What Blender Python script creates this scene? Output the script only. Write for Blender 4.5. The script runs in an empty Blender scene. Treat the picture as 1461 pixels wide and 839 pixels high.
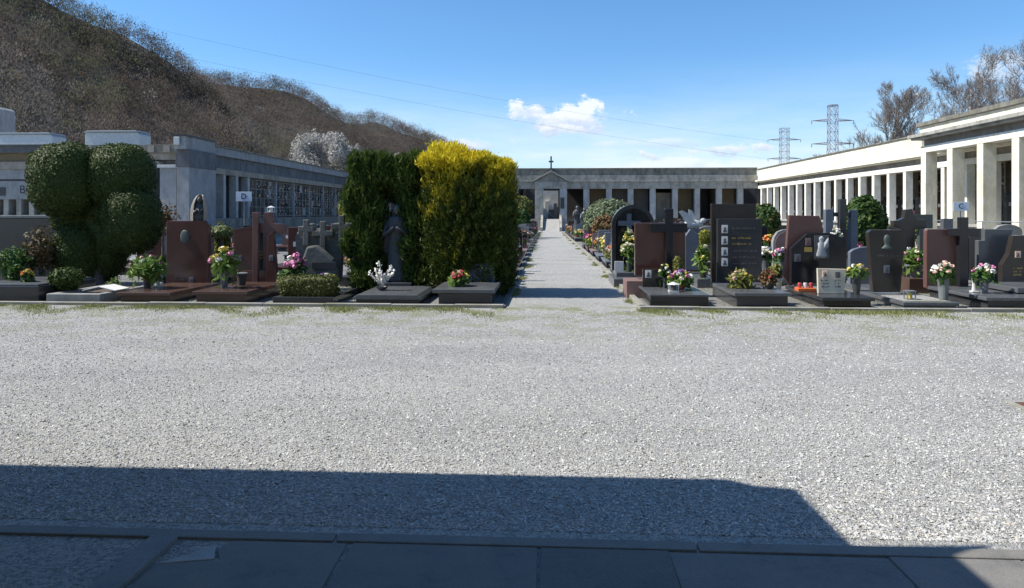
import bpy, math, random
import numpy as np
R = math.radians
rnd = random.Random(11)
rng = np.random.default_rng(5)
scene = bpy.context.scene
COL = scene.collection
# ---------------------------------------------------------------- camera
TH = R(3.17); CS, SN = math.cos(TH), math.sin(TH)
F_PX, CX, HY, EYE = 1020.0, 730.5, 304.0, 1.6
cam = bpy.data.objects.new('camera', bpy.data.cameras.new('camera')); COL.objects.link(cam)
cam.location = (0, 0, EYE); cam.rotation_euler = (R(90), 0, TH)
cam.data.sensor_width = 36; cam.data.lens = 36 * F_PX / 1461
cam.data.shift_y = -(419.5 - HY) / 1461
cam.data.clip_end = 6000; cam.data.clip_start = 0.05
scene.camera = cam
def fx(px, Y):
    u = (px - CX) / F_PX
    return Y * (u * CS - SN) / (CS + u * SN)
def fy(px, X):
    u = (px - CX) / F_PX
    return X * (CS + u * SN) / (u * CS - SN)
def dep(X, Y): return -X * SN + Y * CS
def fz(py, X, Y): return EYE + (HY - py) * dep(X, Y) / F_PX
def gp(px, py, z=0):
    d = (EYE - z) * F_PX / (py - HY); u = (px - CX) / F_PX
    return (d * (u * CS - SN), d * (CS + u * SN))
# ---------------------------------------------------------------- materials
MATS = {}
def new_mat(name):
    m = bpy.data.materials.new(name); m.use_nodes = True
    MATS[name] = m
    nt = m.node_tree; b = nt.nodes['Principled BSDF']
    return m, nt, b
def nd(nt, t, **kw):
    n = nt.nodes.new(t)
    for k, v in kw.items():
        if k in n.inputs.keys(): n.inputs[k].default_value = v
        else: setattr(n, k, v)
    return n
def ramp(nt, fac, stops):
    r = nt.nodes.new('ShaderNodeValToRGB')
    e = r.color_ramp.elements
    while len(e) < len(stops): e.new(0.5)
    for i, (p, c) in enumerate(stops):
        e[i].position = p; e[i].color = (*c, 1) if len(c) == 3 else c
    nt.links.new(fac, r.inputs[0]); return r.outputs[0]
def sc(c, k): return tuple(min(1, x * k) for x in c)
def coord(nt, kind='Object', scale=None):
    t = nt.nodes.new('ShaderNodeTexCoord')
    if kind == 'World':
        g = nt.nodes.new('ShaderNodeNewGeometry'); o = g.outputs['Position']
    else: o = t.outputs[kind]
    if scale:
        mp = nt.nodes.new('ShaderNodeMapping'); mp.inputs['Scale'].default_value = scale
        nt.links.new(o, mp.inputs[0]); o = mp.outputs[0]
    return o
def mixc(nt, fac, a, b, mode='MIX'):
    m = nt.nodes.new('ShaderNodeMix'); m.data_type = 'RGBA'; m.blend_type = mode
    for sock, val in ((m.inputs[0], fac), (m.inputs[6], a), (m.inputs[7], b)):
        if hasattr(val, 'links'): nt.links.new(val, sock)
        elif isinstance(val, (int, float)): sock.default_value = val
        else: sock.default_value = (*val, 1)
    return m.outputs[2]
def noise(nt, co, scale, detail=4, rough=.6):
    n = nt.nodes.new('ShaderNodeTexNoise'); n.inputs['Scale'].default_value = scale
    n.inputs['Detail'].default_value = detail; n.inputs['Roughness'].default_value = rough
    nt.links.new(co, n.inputs['Vector']); return n.outputs['Fac']
def bump(nt, b, h, strength=.3, dist=.01):
    n = nt.nodes.new('ShaderNodeBump'); n.inputs['Strength'].default_value = strength
    n.inputs['Distance'].default_value = dist
    nt.links.new(h, n.inputs['Height']); nt.links.new(n.outputs[0], b.inputs['Normal'])
def stone(name, col, rough=.5, var=.3, fine=140, bmp=.15, spec=.5, stain=None, streak=False):
    m, nt, b = new_mat(name)
    co = coord(nt, 'World')
    n1 = noise(nt, co, fine, 3, .7); n2 = noise(nt, co, 2.2, 5, .65)
    c1 = ramp(nt, n1, [(.32, sc(col, 1 - var)), (.68, sc(col, 1 + var))])
    c2 = ramp(nt, n2, [(.3, sc(col, .66)), (.7, sc(col, 1.32))])
    c = mixc(nt, .5, c1, c2)
    if stain:
        cs = coord(nt, 'World', (1.3, 1.3, .6) if streak else (1, 1, 1))
        n3 = noise(nt, cs, 1.3, 6, .7)
        f = ramp(nt, n3, [(.45, (0, 0, 0)), (.68, (1, 1, 1))])
        c = mixc(nt, f, c, stain)
    nt.links.new(c, b.inputs['Base Color'])
    rr = ramp(nt, n2, [(.3, (rough * .8,) * 3), (.7, (min(1, rough * 1.25),) * 3)])
    nt.links.new(rr, b.inputs['Roughness'])
    b.inputs['Specular IOR Level'].default_value = spec
    bump(nt, b, n1 if fine < 60 else n2, bmp, .01)
    return m
def plain(name, col, rough=.5, metal=0, var=.15):
    m, nt, b = new_mat(name)
    co = coord(nt, 'World'); n = noise(nt, co, 9, 4)
    nt.links.new(ramp(nt, n, [(.3, sc(col, 1 - var)), (.7, sc(col, 1 + var))]), b.inputs['Base Color'])
    b.inputs['Roughness'].default_value = rough; b.inputs['Metallic'].default_value = metal
    return m
def leafm(name, a, b_, scale=3.0, trans=.25, tint=True):
    m, nt, b = new_mat(name)
    co = coord(nt, 'World'); n = noise(nt, co, scale, 4, .65); n2 = noise(nt, co, scale * 14, 2)
    c = ramp(nt, n, [(.35, a), (.65, b_)])
    c = mixc(nt, .55, c, ramp(nt, n2, [(.3, sc(a, .6)), (.7, sc(b_, 1.35))]))
    if tint:
        at = nt.nodes.new('ShaderNodeAttribute'); at.attribute_name = 'tint'
        c = mixc(nt, at.outputs['Alpha'], c, at.outputs['Color'])
    nt.links.new(c, b.inputs['Base Color']); b.inputs['Roughness'].default_value = .6
    b.inputs['Specular IOR Level'].default_value = .25
    tr = nt.nodes.new('ShaderNodeBsdfTranslucent'); nt.links.new(c, tr.inputs['Color'])
    mx = nt.nodes.new('ShaderNodeMixShader'); mx.inputs[0].default_value = trans
    nt.links.new(b.outputs[0], mx.inputs[1]); nt.links.new(tr.outputs[0], mx.inputs[2])
    nt.links.new(mx.outputs[0], nt.nodes['Material Output'].inputs[0])
    return m
stone('granite_red', (.085, .04, .032), .17, .35)
stone('granite_redlight', (.125, .062, .05), .4, .35)
stone('granite_brown', (.085, .05, .038), .19, .3)
stone('granite_black', (.017, .017, .019), .12, .4)
stone('granite_dark', (.036, .037, .039), .17, .35)
stone('granite_umber', (.034, .028, .024), .17, .35)
stone('granite_grey', (.095, .10, .105), .25, .4)
stone('granite_light', (.24, .24, .23), .6, .3, stain=(.12, .12, .10))
stone('granite_blue', (.12, .135, .16), .45, .3)
stone('granite_pink', (.21, .13, .115), .5, .3)
stone('stone_rough', (.115, .118, .11), .85, .5, fine=18, bmp=.8, stain=(.07, .075, .06))
stone('marble_white', (.72, .71, .68), .45, .06, fine=20)
stone('marble_cream', (.62, .55, .42), .4, .08, fine=20)
stone('slate_plate', (.035, .037, .04), .5, .3)
stone('bronze', (.06, .075, .065), .5, .4)
stone('statue_stone', (.30, .27, .23), .8, .3, fine=30, stain=(.07, .07, .06), streak=True)
stone('statue_pale', (.40, .42, .42), .7, .2, fine=30)
stone('statue_dark', (.045, .05, .055), .6, .3, fine=30)
stone('kerb', (.26, .25, .22), .85, .3, fine=60, bmp=.4, stain=(.16, .16, .10))
stone('plaster_cream', (.78, .72, .57), .85, .05, fine=12, bmp=.1, stain=(.58, .52, .38), streak=True)
stone('plaster_white', (.80, .77, .68), .85, .05, fine=12, bmp=.1, stain=(.62, .58, .48), streak=True)
stone('coping_dark', (.13, .125, .10), .9, .3, fine=14, stain=(.25, .24, .2), streak=True)
stone('concrete_old', (.235, .225, .19), .9, .3, fine=14, bmp=.3, stain=(.085, .085, .07), streak=True)
stone('concrete_pale', (.34, .33, .295), .9, .25, fine=14, bmp=.3, stain=(.15, .145, .12), streak=True)
stone('column_grey', (.36, .37, .37), .8, .2, fine=20, stain=(.24, .245, .24), streak=True)
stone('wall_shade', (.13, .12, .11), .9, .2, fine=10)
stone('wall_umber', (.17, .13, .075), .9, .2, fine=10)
stone('wall_bluewhite', (.27, .28, .29), .85, .12, fine=12, stain=(.17, .175, .175), streak=True)
stone('wall_beige', (.30, .27, .225), .85, .15, fine=12, stain=(.17, .15, .12), streak=True)
stone('band_dark', (.085, .09, .10), .8, .3, fine=10, stain=(.16, .165, .17), streak=True)
stone('floor_stone', (.30, .29, .27), .8, .2)
plain('niche_dark', (.025, .025, .028), .4)
plain('niche_mid', (.09, .075, .065), .35)
plain('niche_pale', (.38, .38, .37), .4)
plain('niche_rust', (.13, .07, .05), .4)
plain('metal_white', (.44, .45, .45), .45, .2)
plain('metal_dark', (.05, .05, .055), .45, .6)
plain('metal_grey', (.28, .30, .31), .5, .6)
plain('pylon_steel', (.27, .24, .25), .6, .5)
plain('rust', (.11, .045, .03), .85)
plain('sign_white', (.66, .72, .78), .5)
plain('sign_ink', (.03, .03, .035), .6)
plain('gold', (.45, .33, .10), .35, .7)
plain('letter_grey', (.12, .12, .12), .4)
plain('porcelain', (.62, .62, .60), .2)
plain('portrait_ink', (.09, .08, .075), .4)
plain('terracotta', (.36, .12, .06), .8)
plain('plastic_orange', (.65, .15, .04), .5)
plain('pot_dark', (.05, .055, .055), .5)
plain('pot_grey', (.16, .17, .17), .5)
plain('pot_white', (.55, .54, .5), .5)
plain('bark', (.13, .11, .095), .9, var=.3)
plain('bark_pale', (.24, .215, .19), .9, var=.3)
plain('twig', (.20, .175, .155), .9, var=.25)
plain('soil', (.07, .055, .04), .95, var=.3)
plain('door_brown', (.10, .07, .045), .6)
for n, c in dict(yellow=(.75, .58, .06), white=(.8, .78, .72), pink=(.75, .22, .42), red=(.5, .04, .035), orange=(.8, .26, .03),
                 peach=(.8, .52, .38), violet=(.20, .07, .32), magenta=(.5, .06, .25), cream=(.75, .70, .45)).items():
    plain('petal_' + n, tuple(.8 * x + .12 * sum(c) / 3 for x in c), .6, var=.2)
leafm('leaf_green', (.035, .085, .018), (.07, .14, .03), 8)
leafm('leaf_fresh', (.09, .17, .03), (.16, .24, .05), 8)
leafm('leaf_topiary', (.035, .062, .012), (.07, .10, .02), 2.5, .15)
leafm('leaf_conifer', (.022, .055, .014), (.055, .115, .022), 3, .2)
leafm('leaf_yew', (.06, .115, .025), (.035, .075, .016), 3, .2)
leafm('leaf_gold', (.05, .10, .012), (.22, .24, .02), 4, .25)
leafm('leaf_pale', (.13, .17, .09), (.19, .225, .12), 4, .15)
leafm('leaf_boxwood', (.06, .075, .018), (.12, .125, .035), 5, .15)
leafm('leaf_rust', (.16, .07, .03), (.13, .10, .04), 5, .15)
leafm('leaf_olive', (.13, .15, .03), (.20, .20, .05), 5, .2)
leafm('hill_twigs', (.09, .075, .06), (.11, .095, .075), .05, .5)
leafm('blossom_white', (.45, .44, .42), (.62, .61, .58), 2, .35)
leafm('grass_blades', (.10, .14, .03), (.21, .22, .07), 4, .25)
def gravel_mat(name, base=1.0, green=True):
    m, nt, b = new_mat(name)
    co = coord(nt, 'World')
    w = nt.nodes.new('ShaderNodeTexNoise'); w.inputs['Scale'].default_value = 14; nt.links.new(co, w.inputs['Vector'])
    vm = nt.nodes.new('ShaderNodeVectorMath'); vm.operation = 'MULTIPLY_ADD'; vm.inputs[1].default_value = (.06,) * 3
    nt.links.new(w.outputs['Color'], vm.inputs[0]); nt.links.new(co, vm.inputs[2])
    v = nt.nodes.new('ShaderNodeTexVoronoi'); v.inputs['Scale'].default_value = 62; nt.links.new(vm.outputs[0], v.inputs['Vector'])
    v2 = nt.nodes.new('ShaderNodeTexVoronoi'); v2.inputs['Scale'].default_value = 150; nt.links.new(co, v2.inputs['Vector'])
    sep = nt.nodes.new('ShaderNodeSeparateColor'); nt.links.new(v.outputs['Color'], sep.inputs[0])
    k = base
    c = ramp(nt, sep.outputs[0], [(.0, (.29*k, .29*k, .275*k)), (.35, (.40*k, .40*k, .385*k)), (.7, (.465*k, .463*k, .445*k)), (.93, (.50*k, .485*k, .43*k)), (1, (.58*k, .58*k, .56*k))])
    edge = ramp(nt, v.outputs['Distance'], [(.0, (1, 1, 1)), (.55, (.85, .85, .85)), (.9, (.42, .42, .40))])
    c = mixc(nt, .8, c, edge, 'MULTIPLY')
    mpg = nt.nodes.new('ShaderNodeMapping'); mpg.inputs['Scale'].default_value = (.45, 1.5, 1); nt.links.new(co, mpg.inputs[0])
    big = noise(nt, mpg.outputs[0], .7, 6, .65)
    c = mixc(nt, 1, c, ramp(nt, big, [(.32, (.82, .82, .82)), (.5, (.96, .96, .955)), (.68, (1.06, 1.055, 1.04))]), 'MULTIPLY')
    dirt = ramp(nt, noise(nt, co, .33, 6, .7), [(.52, (0, 0, 0)), (.75, (.32, .32, .32))])
    c = mixc(nt, dirt, c, (.34*k, .31*k, .24*k))
    if green:
        sy = nt.nodes.new('ShaderNodeSeparateXYZ'); nt.links.new(co, sy.inputs[0])
        mr = nt.nodes.new('ShaderNodeMapRange'); mr.inputs[1].default_value = 8.0; mr.inputs[2].default_value = 12.0
        nt.links.new(sy.outputs[1], mr.inputs[0])
        mr2 = nt.nodes.new('ShaderNodeMapRange'); mr2.inputs[1].default_value = 12.6; mr2.inputs[2].default_value = 12.0
        nt.links.new(sy.outputs[1], mr2.inputs[0])
        pm = nt.nodes.new('ShaderNodeMath'); pm.operation = 'MULTIPLY'; nt.links.new(mr.outputs[0], pm.inputs[0]); nt.links.new(mr2.outputs[0], pm.inputs[1])
        n = noise(nt, co, 1.7, 6, .7)
        f = ramp(nt, n, [(.47, (0, 0, 0)), (.57, (1, 1, 1))])
        mm = nt.nodes.new('ShaderNodeMath'); mm.operation = 'MULTIPLY'
        nt.links.new(f, mm.inputs[0]); nt.links.new(pm.outputs[0], mm.inputs[1])
        m2 = nt.nodes.new('ShaderNodeMath'); m2.operation = 'MULTIPLY'; m2.inputs[1].default_value = .85
        nt.links.new(mm.outputs[0], m2.inputs[0])
        c = mixc(nt, m2.outputs[0], c, (.19, .20, .085))
    nt.links.new(c, b.inputs['Base Color']); b.inputs['Roughness'].default_value = .85
    b.inputs['Specular IOR Level'].default_value = .25
    add = nt.nodes.new('ShaderNodeMath'); add.operation = 'ADD'
    nt.links.new(v.outputs['Distance'], add.inputs[0]); nt.links.new(v2.outputs['Distance'], add.inputs[1])
    n = nt.nodes.new('ShaderNodeBump'); n.invert = True; n.inputs['Strength'].default_value = .8; n.inputs['Distance'].default_value = .012
    nt.links.new(add.outputs[0], n.inputs['Height']); nt.links.new(n.outputs[0], b.inputs['Normal'])
    return m
gravel_mat('gravel'); gravel_mat('gravel_plot', .62, False)
m, nt, b = new_mat('pebble')
at = nt.nodes.new('ShaderNodeAttribute'); at.attribute_name = 'tint'
nt.links.new(at.outputs['Color'], b.inputs['Base Color']); b.inputs['Roughness'].default_value = .8
b.inputs['Specular IOR Level'].default_value = .25
m, nt, b = new_mat('hill_ground')
co = coord(nt, 'World'); c = ramp(nt, noise(nt, co, .04, 6, .7), [(.3, (.065, .056, .044)), (.7, (.095, .083, .066))])
nt.links.new(c, b.inputs['Base Color']); b.inputs['Roughness'].default_value = 1
m, nt, b = new_mat('paving')
co = coord(nt, 'World')
n = noise(nt, co, 3.5, 6, .7); n2 = noise(nt, co, 90, 3)
at = nt.nodes.new('ShaderNodeAttribute'); at.attribute_name = 'tint'
c = ramp(nt, n, [(.3, (.45, .45, .44)), (.45, (.95, .95, .94)), (.62, (1.25, 1.2, 1.1))]); c = mixc(nt, 1, at.outputs['Color'], c, 'MULTIPLY')
c = mixc(nt, .5, c, mixc(nt, 1, at.outputs['Color'], ramp(nt, n2, [(.3, (.7, .7, .7)), (.7, (1.3, 1.3, 1.3))]), 'MULTIPLY'))
nt.links.new(c, b.inputs['Base Color']); b.inputs['Roughness'].default_value = .75; bump(nt, b, n, .4, .02)
# ---------------------------------------------------------------- mesh building
class MB:
    def __init__(s): s.v = []; s.f = []; s.m = []; s.mi = 0
    def add(s, vs, fs):
        o = len(s.v); s.v += [tuple(p) for p in vs]
        for f in fs: s.f.append(tuple(i + o for i in f)); s.m.append(s.mi)
        return s
    def box(s, x0, x1, y0, y1, z0, z1):
        if x0 > x1: x0, x1 = x1, x0
        if y0 > y1: y0, y1 = y1, y0
        if z0 > z1: z0, z1 = z1, z0
        vs = [(x0, y0, z0), (x1, y0, z0), (x1, y1, z0), (x0, y1, z0), (x0, y0, z1), (x1, y0, z1), (x1, y1, z1), (x0, y1, z1)]
        return s.add(vs, [(0, 3, 2, 1), (4, 5, 6, 7), (0, 1, 5, 4), (1, 2, 6, 5), (2, 3, 7, 6), (3, 0, 4, 7)])
    def prism(s, pts, a, b, axis='y'):
        # pts 2-D polygon; axis y: (x,z), z: (x,y), x: (y,z)
        n = len(pts)
        A = sum(pts[i][0] * pts[(i + 1) % n][1] - pts[(i + 1) % n][0] * pts[i][1] for i in range(n))
        if A < 0: pts = pts[::-1]
        if a > b: a, b = b, a
        f3 = {'y': lambda p, t: (p[0], t, p[1]), 'z': lambda p, t: (p[0], p[1], t), 'x': lambda p, t: (t, p[0], p[1])}[axis]
        vs = [f3(p, a) for p in pts] + [f3(p, b) for p in pts]
        if axis == 'y':
            fs = [tuple(range(n)), tuple(range(2 * n - 1, n - 1, -1))] + [(i + n, (i + 1) % n + n, (i + 1) % n, i) for i in range(n)]
        else:
            fs = [tuple(range(n - 1, -1, -1)), tuple(range(n, 2 * n))] + [(i, (i + 1) % n, (i + 1) % n + n, i + n) for i in range(n)]
        return s.add(vs, fs)
    def lathe(s, cx, cy, prof, n=16, ex=1, ey=1, fold=0, nf=7):
        vs = []
        for (r, z) in prof:
            for i in range(n):
                a = 2 * math.pi * i / n; rr = r * (1 + fold * math.sin(nf * a))
                vs.append((cx + rr * ex * math.cos(a), cy + rr * ey * math.sin(a), z))
        fs = []
        for j in range(len(prof) - 1):
            for i in range(n):
                k = (i + 1) % n
                fs.append((j * n + i, j * n + k, (j + 1) * n + k, (j + 1) * n + i))
        fs.append(tuple(range(n - 1, -1, -1))); fs.append(tuple((len(prof) - 1) * n + i for i in range(n)))
        return s.add(vs, fs)
    def tube(s, pts, rad, n=6):
        pts = [np.array(p, float) for p in pts]
        if not hasattr(rad, '__len__'): rad = [rad] * len(pts)
        vs = []; 
        for j, p in enumerate(pts):
            d = pts[min(j + 1, len(pts) - 1)] - pts[max(j - 1, 0)]; d = d / (np.linalg.norm(d) + 1e-9)
            a = np.array((0, 0, 1.)) if abs(d[2]) < .8 else np.array((1., 0, 0))
            u = np.cross(d, a); u /= np.linalg.norm(u); w = np.cross(d, u)
            for i in range(n):
                t = 2 * math.pi * i / n; vs.append(tuple(p + rad[j] * (math.cos(t) * u + math.sin(t) * w)))
        fs = []
        for j in range(len(pts) - 1):
            for i in range(n):
                k = (i + 1) % n; fs.append((j * n + i, (j + 1) * n + i, (j + 1) * n + k, j * n + k))
        fs.append(tuple(range(n))); fs.append(tuple((len(pts) - 1) * n + i for i in range(n - 1, -1, -1)))
        return s.add(vs, fs)
    def ball(s, c, r, nu=10, nv=7):
        if not hasattr(r, '__len__'): r = (r, r, r)
        prof = []
        vs = []
        for j in range(nv + 1):
            a = math.pi * j / nv
            for i in range(nu):
                t = 2 * math.pi * i / nu
                vs.append((c[0] + r[0] * math.sin(a) * math.cos(t), c[1] + r[1] * math.sin(a) * math.sin(t), c[2] - r[2] * math.cos(a)))
        fs = []
        for j in range(nv):
            for i in range(nu):
                k = (i + 1) % nu
                if j == 0: fs.append((i, (j + 1) * nu + k, (j + 1) * nu + i))
                elif j == nv - 1: fs.append((j * nu + i, j * nu + k, (j + 1) * nu + i))
                else: fs.append((j * nu + i, j * nu + k, (j + 1) * nu + k, (j + 1) * nu + i))
        return s.add(vs, fs)
def mesh_of(name, mb, mats, smooth=False, off=(0, 0, 0)):
    me = bpy.data.meshes.new(name)
    me.from_pydata([(x - off[0], y - off[1], z - off[2]) for x, y, z in mb.v], [], mb.f)
    for mt in (mats if isinstance(mats, (list, tuple)) else [mats]): me.materials.append(MATS[mt])
    if any(mb.m): me.polygons.foreach_set('material_index', mb.m)
    if smooth: me.polygons.foreach_set('use_smooth', [True] * len(mb.f))
    me.update(); return me
def link(name, me, parent=None):
    o = bpy.data.objects.new(name, me); COL.objects.link(o)
    if parent is not None: o.parent = parent
    return o
def wloc(o):
    x = y = z = 0
    while o is not None: x += o.location.x; y += o.location.y; z += o.location.z; o = o.parent
    return (x, y, z)
def obj(name, mb, mats, parent=None, bev=0, smooth=False, loc=None):
    off = wloc(parent) if parent is not None else (0, 0, 0)
    if loc is not None: off = loc
    me = mesh_of(name, mb, mats, smooth, off)
    o = link(name, me, parent)
    if loc is not None and parent is None: o.location = loc
    if bev:
        bm = o.modifiers.new('bevel', 'BEVEL'); bm.width = bev; bm.segments = 2; bm.limit_method = 'ANGLE'
    return o
def tag(o, label=None, cat=None, group=None, kind=None):
    if label: o['label'] = label
    if cat: o['category'] = cat
    if group: o['group'] = group
    if kind: o['kind'] = kind
    return o
def thing(name, label, cat, loc, group=None):
    o = bpy.data.objects.new(name, None); COL.objects.link(o); o.location = loc
    o.empty_display_size = .2
    return tag(o, label, cat, group)
def struct(name, mb, mats, **k):
    o = obj(name, mb, mats, **k); o['kind'] = 'structure'; return o
def quads(name, V, mats, tint=None, nper=4, extra=None, off=(0, 0, 0)):
    """V: (n,nper,3) array -> mesh; extra: MB solid added with material slot 0"""
    n = len(V); vs = V.reshape(-1, 3) - np.array(off)
    nv = len(vs); ev = []; ef = []
    if extra is not None: ev = [(x - off[0], y - off[1], z - off[2]) for x, y, z in extra.v]; ef = extra.f
    me = bpy.data.meshes.new(name)
    allv = np.concatenate([vs, np.array(ev, float).reshape(-1, 3)]) if ev else vs
    loops = list(np.arange(nv)); 
    el = [i + nv for f in ef for i in f]; es = [len(f) for f in ef]
    me.vertices.add(len(allv)); me.vertices.foreach_set('co', allv.astype(np.float32).ravel())
    tot = np.concatenate([np.arange(nv), np.array(el, int)]) if el else np.arange(nv)
    me.loops.add(len(tot)); me.loops.foreach_set('vertex_index', tot.astype(np.int32))
    sizes = np.concatenate([np.full(n, nper), np.array(es, int)]) if es else np.full(n, nper)
    starts = np.concatenate([[0], np.cumsum(sizes)[:-1]])
    me.polygons.add(len(sizes)); me.polygons.foreach_set('loop_start', starts.astype(np.int32))
    me.update(calc_edges=True)
    for mt in (mats if isinstance(mats, (list, tuple)) else [mats]): me.materials.append(MATS[mt])
    if tint is not None:
        a = me.color_attributes.new('tint', 'FLOAT_COLOR', 'POINT')
        t = np.repeat(tint, nper, axis=0)
        if ev: t = np.concatenate([t, np.tile(np.array([0, 0, 0, 0.]), (len(ev), 1))])
        a.data.foreach_set('color', t.astype(np.float32).ravel())
    me.validate(); return me
def unit(a): return a / (np.linalg.norm(a, axis=-1, keepdims=True) + 1e-9)
def flakes(C, N, size, aspect=1.6, jit=.6, nper=4):
    n = len(C); N = unit(N + jit * rng.normal(size=(n, 3)))
    A = unit(np.cross(N, rng.normal(size=(n, 3)))); B = np.cross(N, A)
    s = (size * rng.uniform(.6, 1.3, n))[:, None]
    A = A * s * aspect * .5; B = B * s * .5
    if nper == 3: return np.stack([C - A - B, C + A, C - A * .6 + B], 1)
    return np.stack([C - A, C - B * .9, C + A, C + B * .9], 1)
def lumpf(seed, k=3.0, m=6):
    r = np.random.default_rng(seed); W = r.normal(size=(m, 3)) * k; P = r.uniform(0, 6.28, m)
    return lambda D: np.sin(D @ W.T + P).mean(1)
def blob(center, radii, n, size, lump=.15, power=2.0, seed=1, inner=.80, k=3.0, core=True, aspect=1.6, jit=.6, mb=None, fine=.05, spray=0, out=1.04):
    """leaf quads spread over a lumpy super-ellipsoid, with a solid core underneath"""
    c = np.array(center, float); rd = np.array(radii, float)
    D = unit(rng.normal(size=(n, 3)))
    f1 = lumpf(seed, k); f2 = lumpf(seed + 77, k * 4)
    def surf(D):
        e = (np.abs(D) ** power).sum(1, keepdims=True) ** (-1 / power)
        return D * e * (1 + lump * f1(D)[:, None] + fine * f2(D)[:, None] * 2)
    S = surf(D); t = rng.uniform(inner, out, (n, 1)) ** 1
    C = c + S * rd * t
    V = flakes(C, D, size, aspect, jit)
    if spray:
        A = unit(D * .55 + (0, 0, .8) + .45 * rng.normal(size=(n, 3))); B = unit(np.cross(A, unit(D + .7 * rng.normal(size=(n, 3)))))
        sz = (size * rng.uniform(.6, 1.4, n))[:, None]; Lg = A * sz * aspect; V = np.stack([C - Lg * .4, C - B * sz * .32, C + Lg * .75, C + B * sz * .32], 1)
    if core:
        mb = mb if mb is not None else MB()
        nu, nv = 28, 18; vs = []
        for j in range(nv + 1):
            a = math.pi * j / nv
            for i in range(nu):
                tt = 2 * math.pi * i / nu; vs.append((math.sin(a) * math.cos(tt), math.sin(a) * math.sin(tt), -math.cos(a)))
        vs = np.array(vs); vv = c + surf(vs + 1e-6) * rd * (inner + .02)
        fs = [(j * nu + i, j * nu + (i + 1) % nu, (j + 1) * nu + (i + 1) % nu, (j + 1) * nu + i) for j in range(nv) for i in range(nu)]
        mb.add([tuple(p) for p in vv], fs)
    return V, t[:, 0], D, mb
def tints(n, cols, wts, alpha=1.0, jit=.25):
    cols = np.array(cols, float); idx = rng.choice(len(cols), n, p=np.array(wts) / sum(wts))
    c = cols[idx] * rng.uniform(1 - jit, 1 + jit, (n, 1))
    return np.concatenate([c, np.full((n, 1), alpha)], 1)
def leafobj(name, V, mat, parent=None, tint=None, core=None, loc=None):
    off = wloc(parent) if parent is not None else (loc or (0, 0, 0))
    if tint is None: tint = np.zeros((len(V), 4))
    me = quads(name, V, mat, tint, V.shape[1], core, off)
    o = link(name, me, parent)
    if parent is None and loc: o.location = loc
    return o
def text_mesh(ch, size, mat):
    cu = bpy.data.curves.new('letter', 'FONT'); cu.body = ch; cu.size = size; cu.align_x = 'CENTER'; cu.align_y = 'CENTER'; cu.extrude = .004
    o = bpy.data.objects.new('letter', cu); COL.objects.link(o)
    dg = bpy.context.evaluated_depsgraph_get()
    me = bpy.data.meshes.new_from_object(o.evaluated_get(dg)); bpy.data.objects.remove(o)
    me.materials.clear(); me.materials.append(MATS[mat]); return me
def letter(ch, size, mat, parent, x, y, z):
    o = link('letter', text_mesh(ch, size, mat), parent)
    w = wloc(parent); o.location = (x - w[0], y - w[1], z - w[2]); o.rotation_euler = (R(90), 0, 0); return o
SKYTINT = (.68, 1.04, 1.34); EXPO = 0.66
# ---------------------------------------------------------------- world, sun
EL = 50.0; HX, HYS = -.9978, -.066            # horizontal direction towards the sun
COT = 1 / math.tan(R(EL))
world = bpy.data.worlds.new('World'); scene.world = world; world.use_nodes = True
nt = world.node_tree; bg = nt.nodes['Background']
sky = nt.nodes.new('ShaderNodeTexSky'); sky.sky_type = 'NISHITA'; sky.sun_disc = False
sky.sun_elevation = R(EL); sky.sun_rotation = math.atan2(HX, HYS)
sky.air_density = 1.0; sky.dust_density = .3; sky.ozone_density = 1.6
SKY_K = .084
tc = nt.nodes.new('ShaderNodeTexCoord'); sp = nt.nodes.new('ShaderNodeSeparateXYZ'); nt.links.new(tc.outputs['Generated'], sp.inputs[0])
def mth(op, a, b=None, c=None):
    n = nt.nodes.new('ShaderNodeMath'); n.operation = op
    for i, v in enumerate((a, b, c)):
        if v is None: continue
        if hasattr(v, 'links'): nt.links.new(v, n.inputs[i])
        else: n.inputs[i].default_value = v
    return n.outputs[0]
az = mth('ARCTAN2', sp.outputs[0], sp.outputs[1])
hl = mth('SQRT', mth('ADD', mth('MULTIPLY', sp.outputs[0], sp.outputs[0]), mth('MULTIPLY', sp.outputs[1], sp.outputs[1])))
el = mth('ARCTAN2', sp.outputs[2], hl)
cmb = nt.nodes.new('ShaderNodeCombineXYZ'); nt.links.new(az, cmb.inputs[0]); nt.links.new(el, cmb.inputs[1])
def skynoise(sx, sy, det, rough=.6, off=0):
    mp = nt.nodes.new('ShaderNodeMapping'); mp.inputs['Scale'].default_value = (sx, sy, 1); mp.inputs['Location'].default_value = (off, off, 0)
    nt.links.new(cmb.outputs[0], mp.inputs[0]); return noise(nt, mp.outputs[0], 1, det, rough)
# blue tone: slightly more azure than the model sky
skyc = mixc(nt, 1, sky.outputs[0], SKYTINT, 'MULTIPLY')
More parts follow.
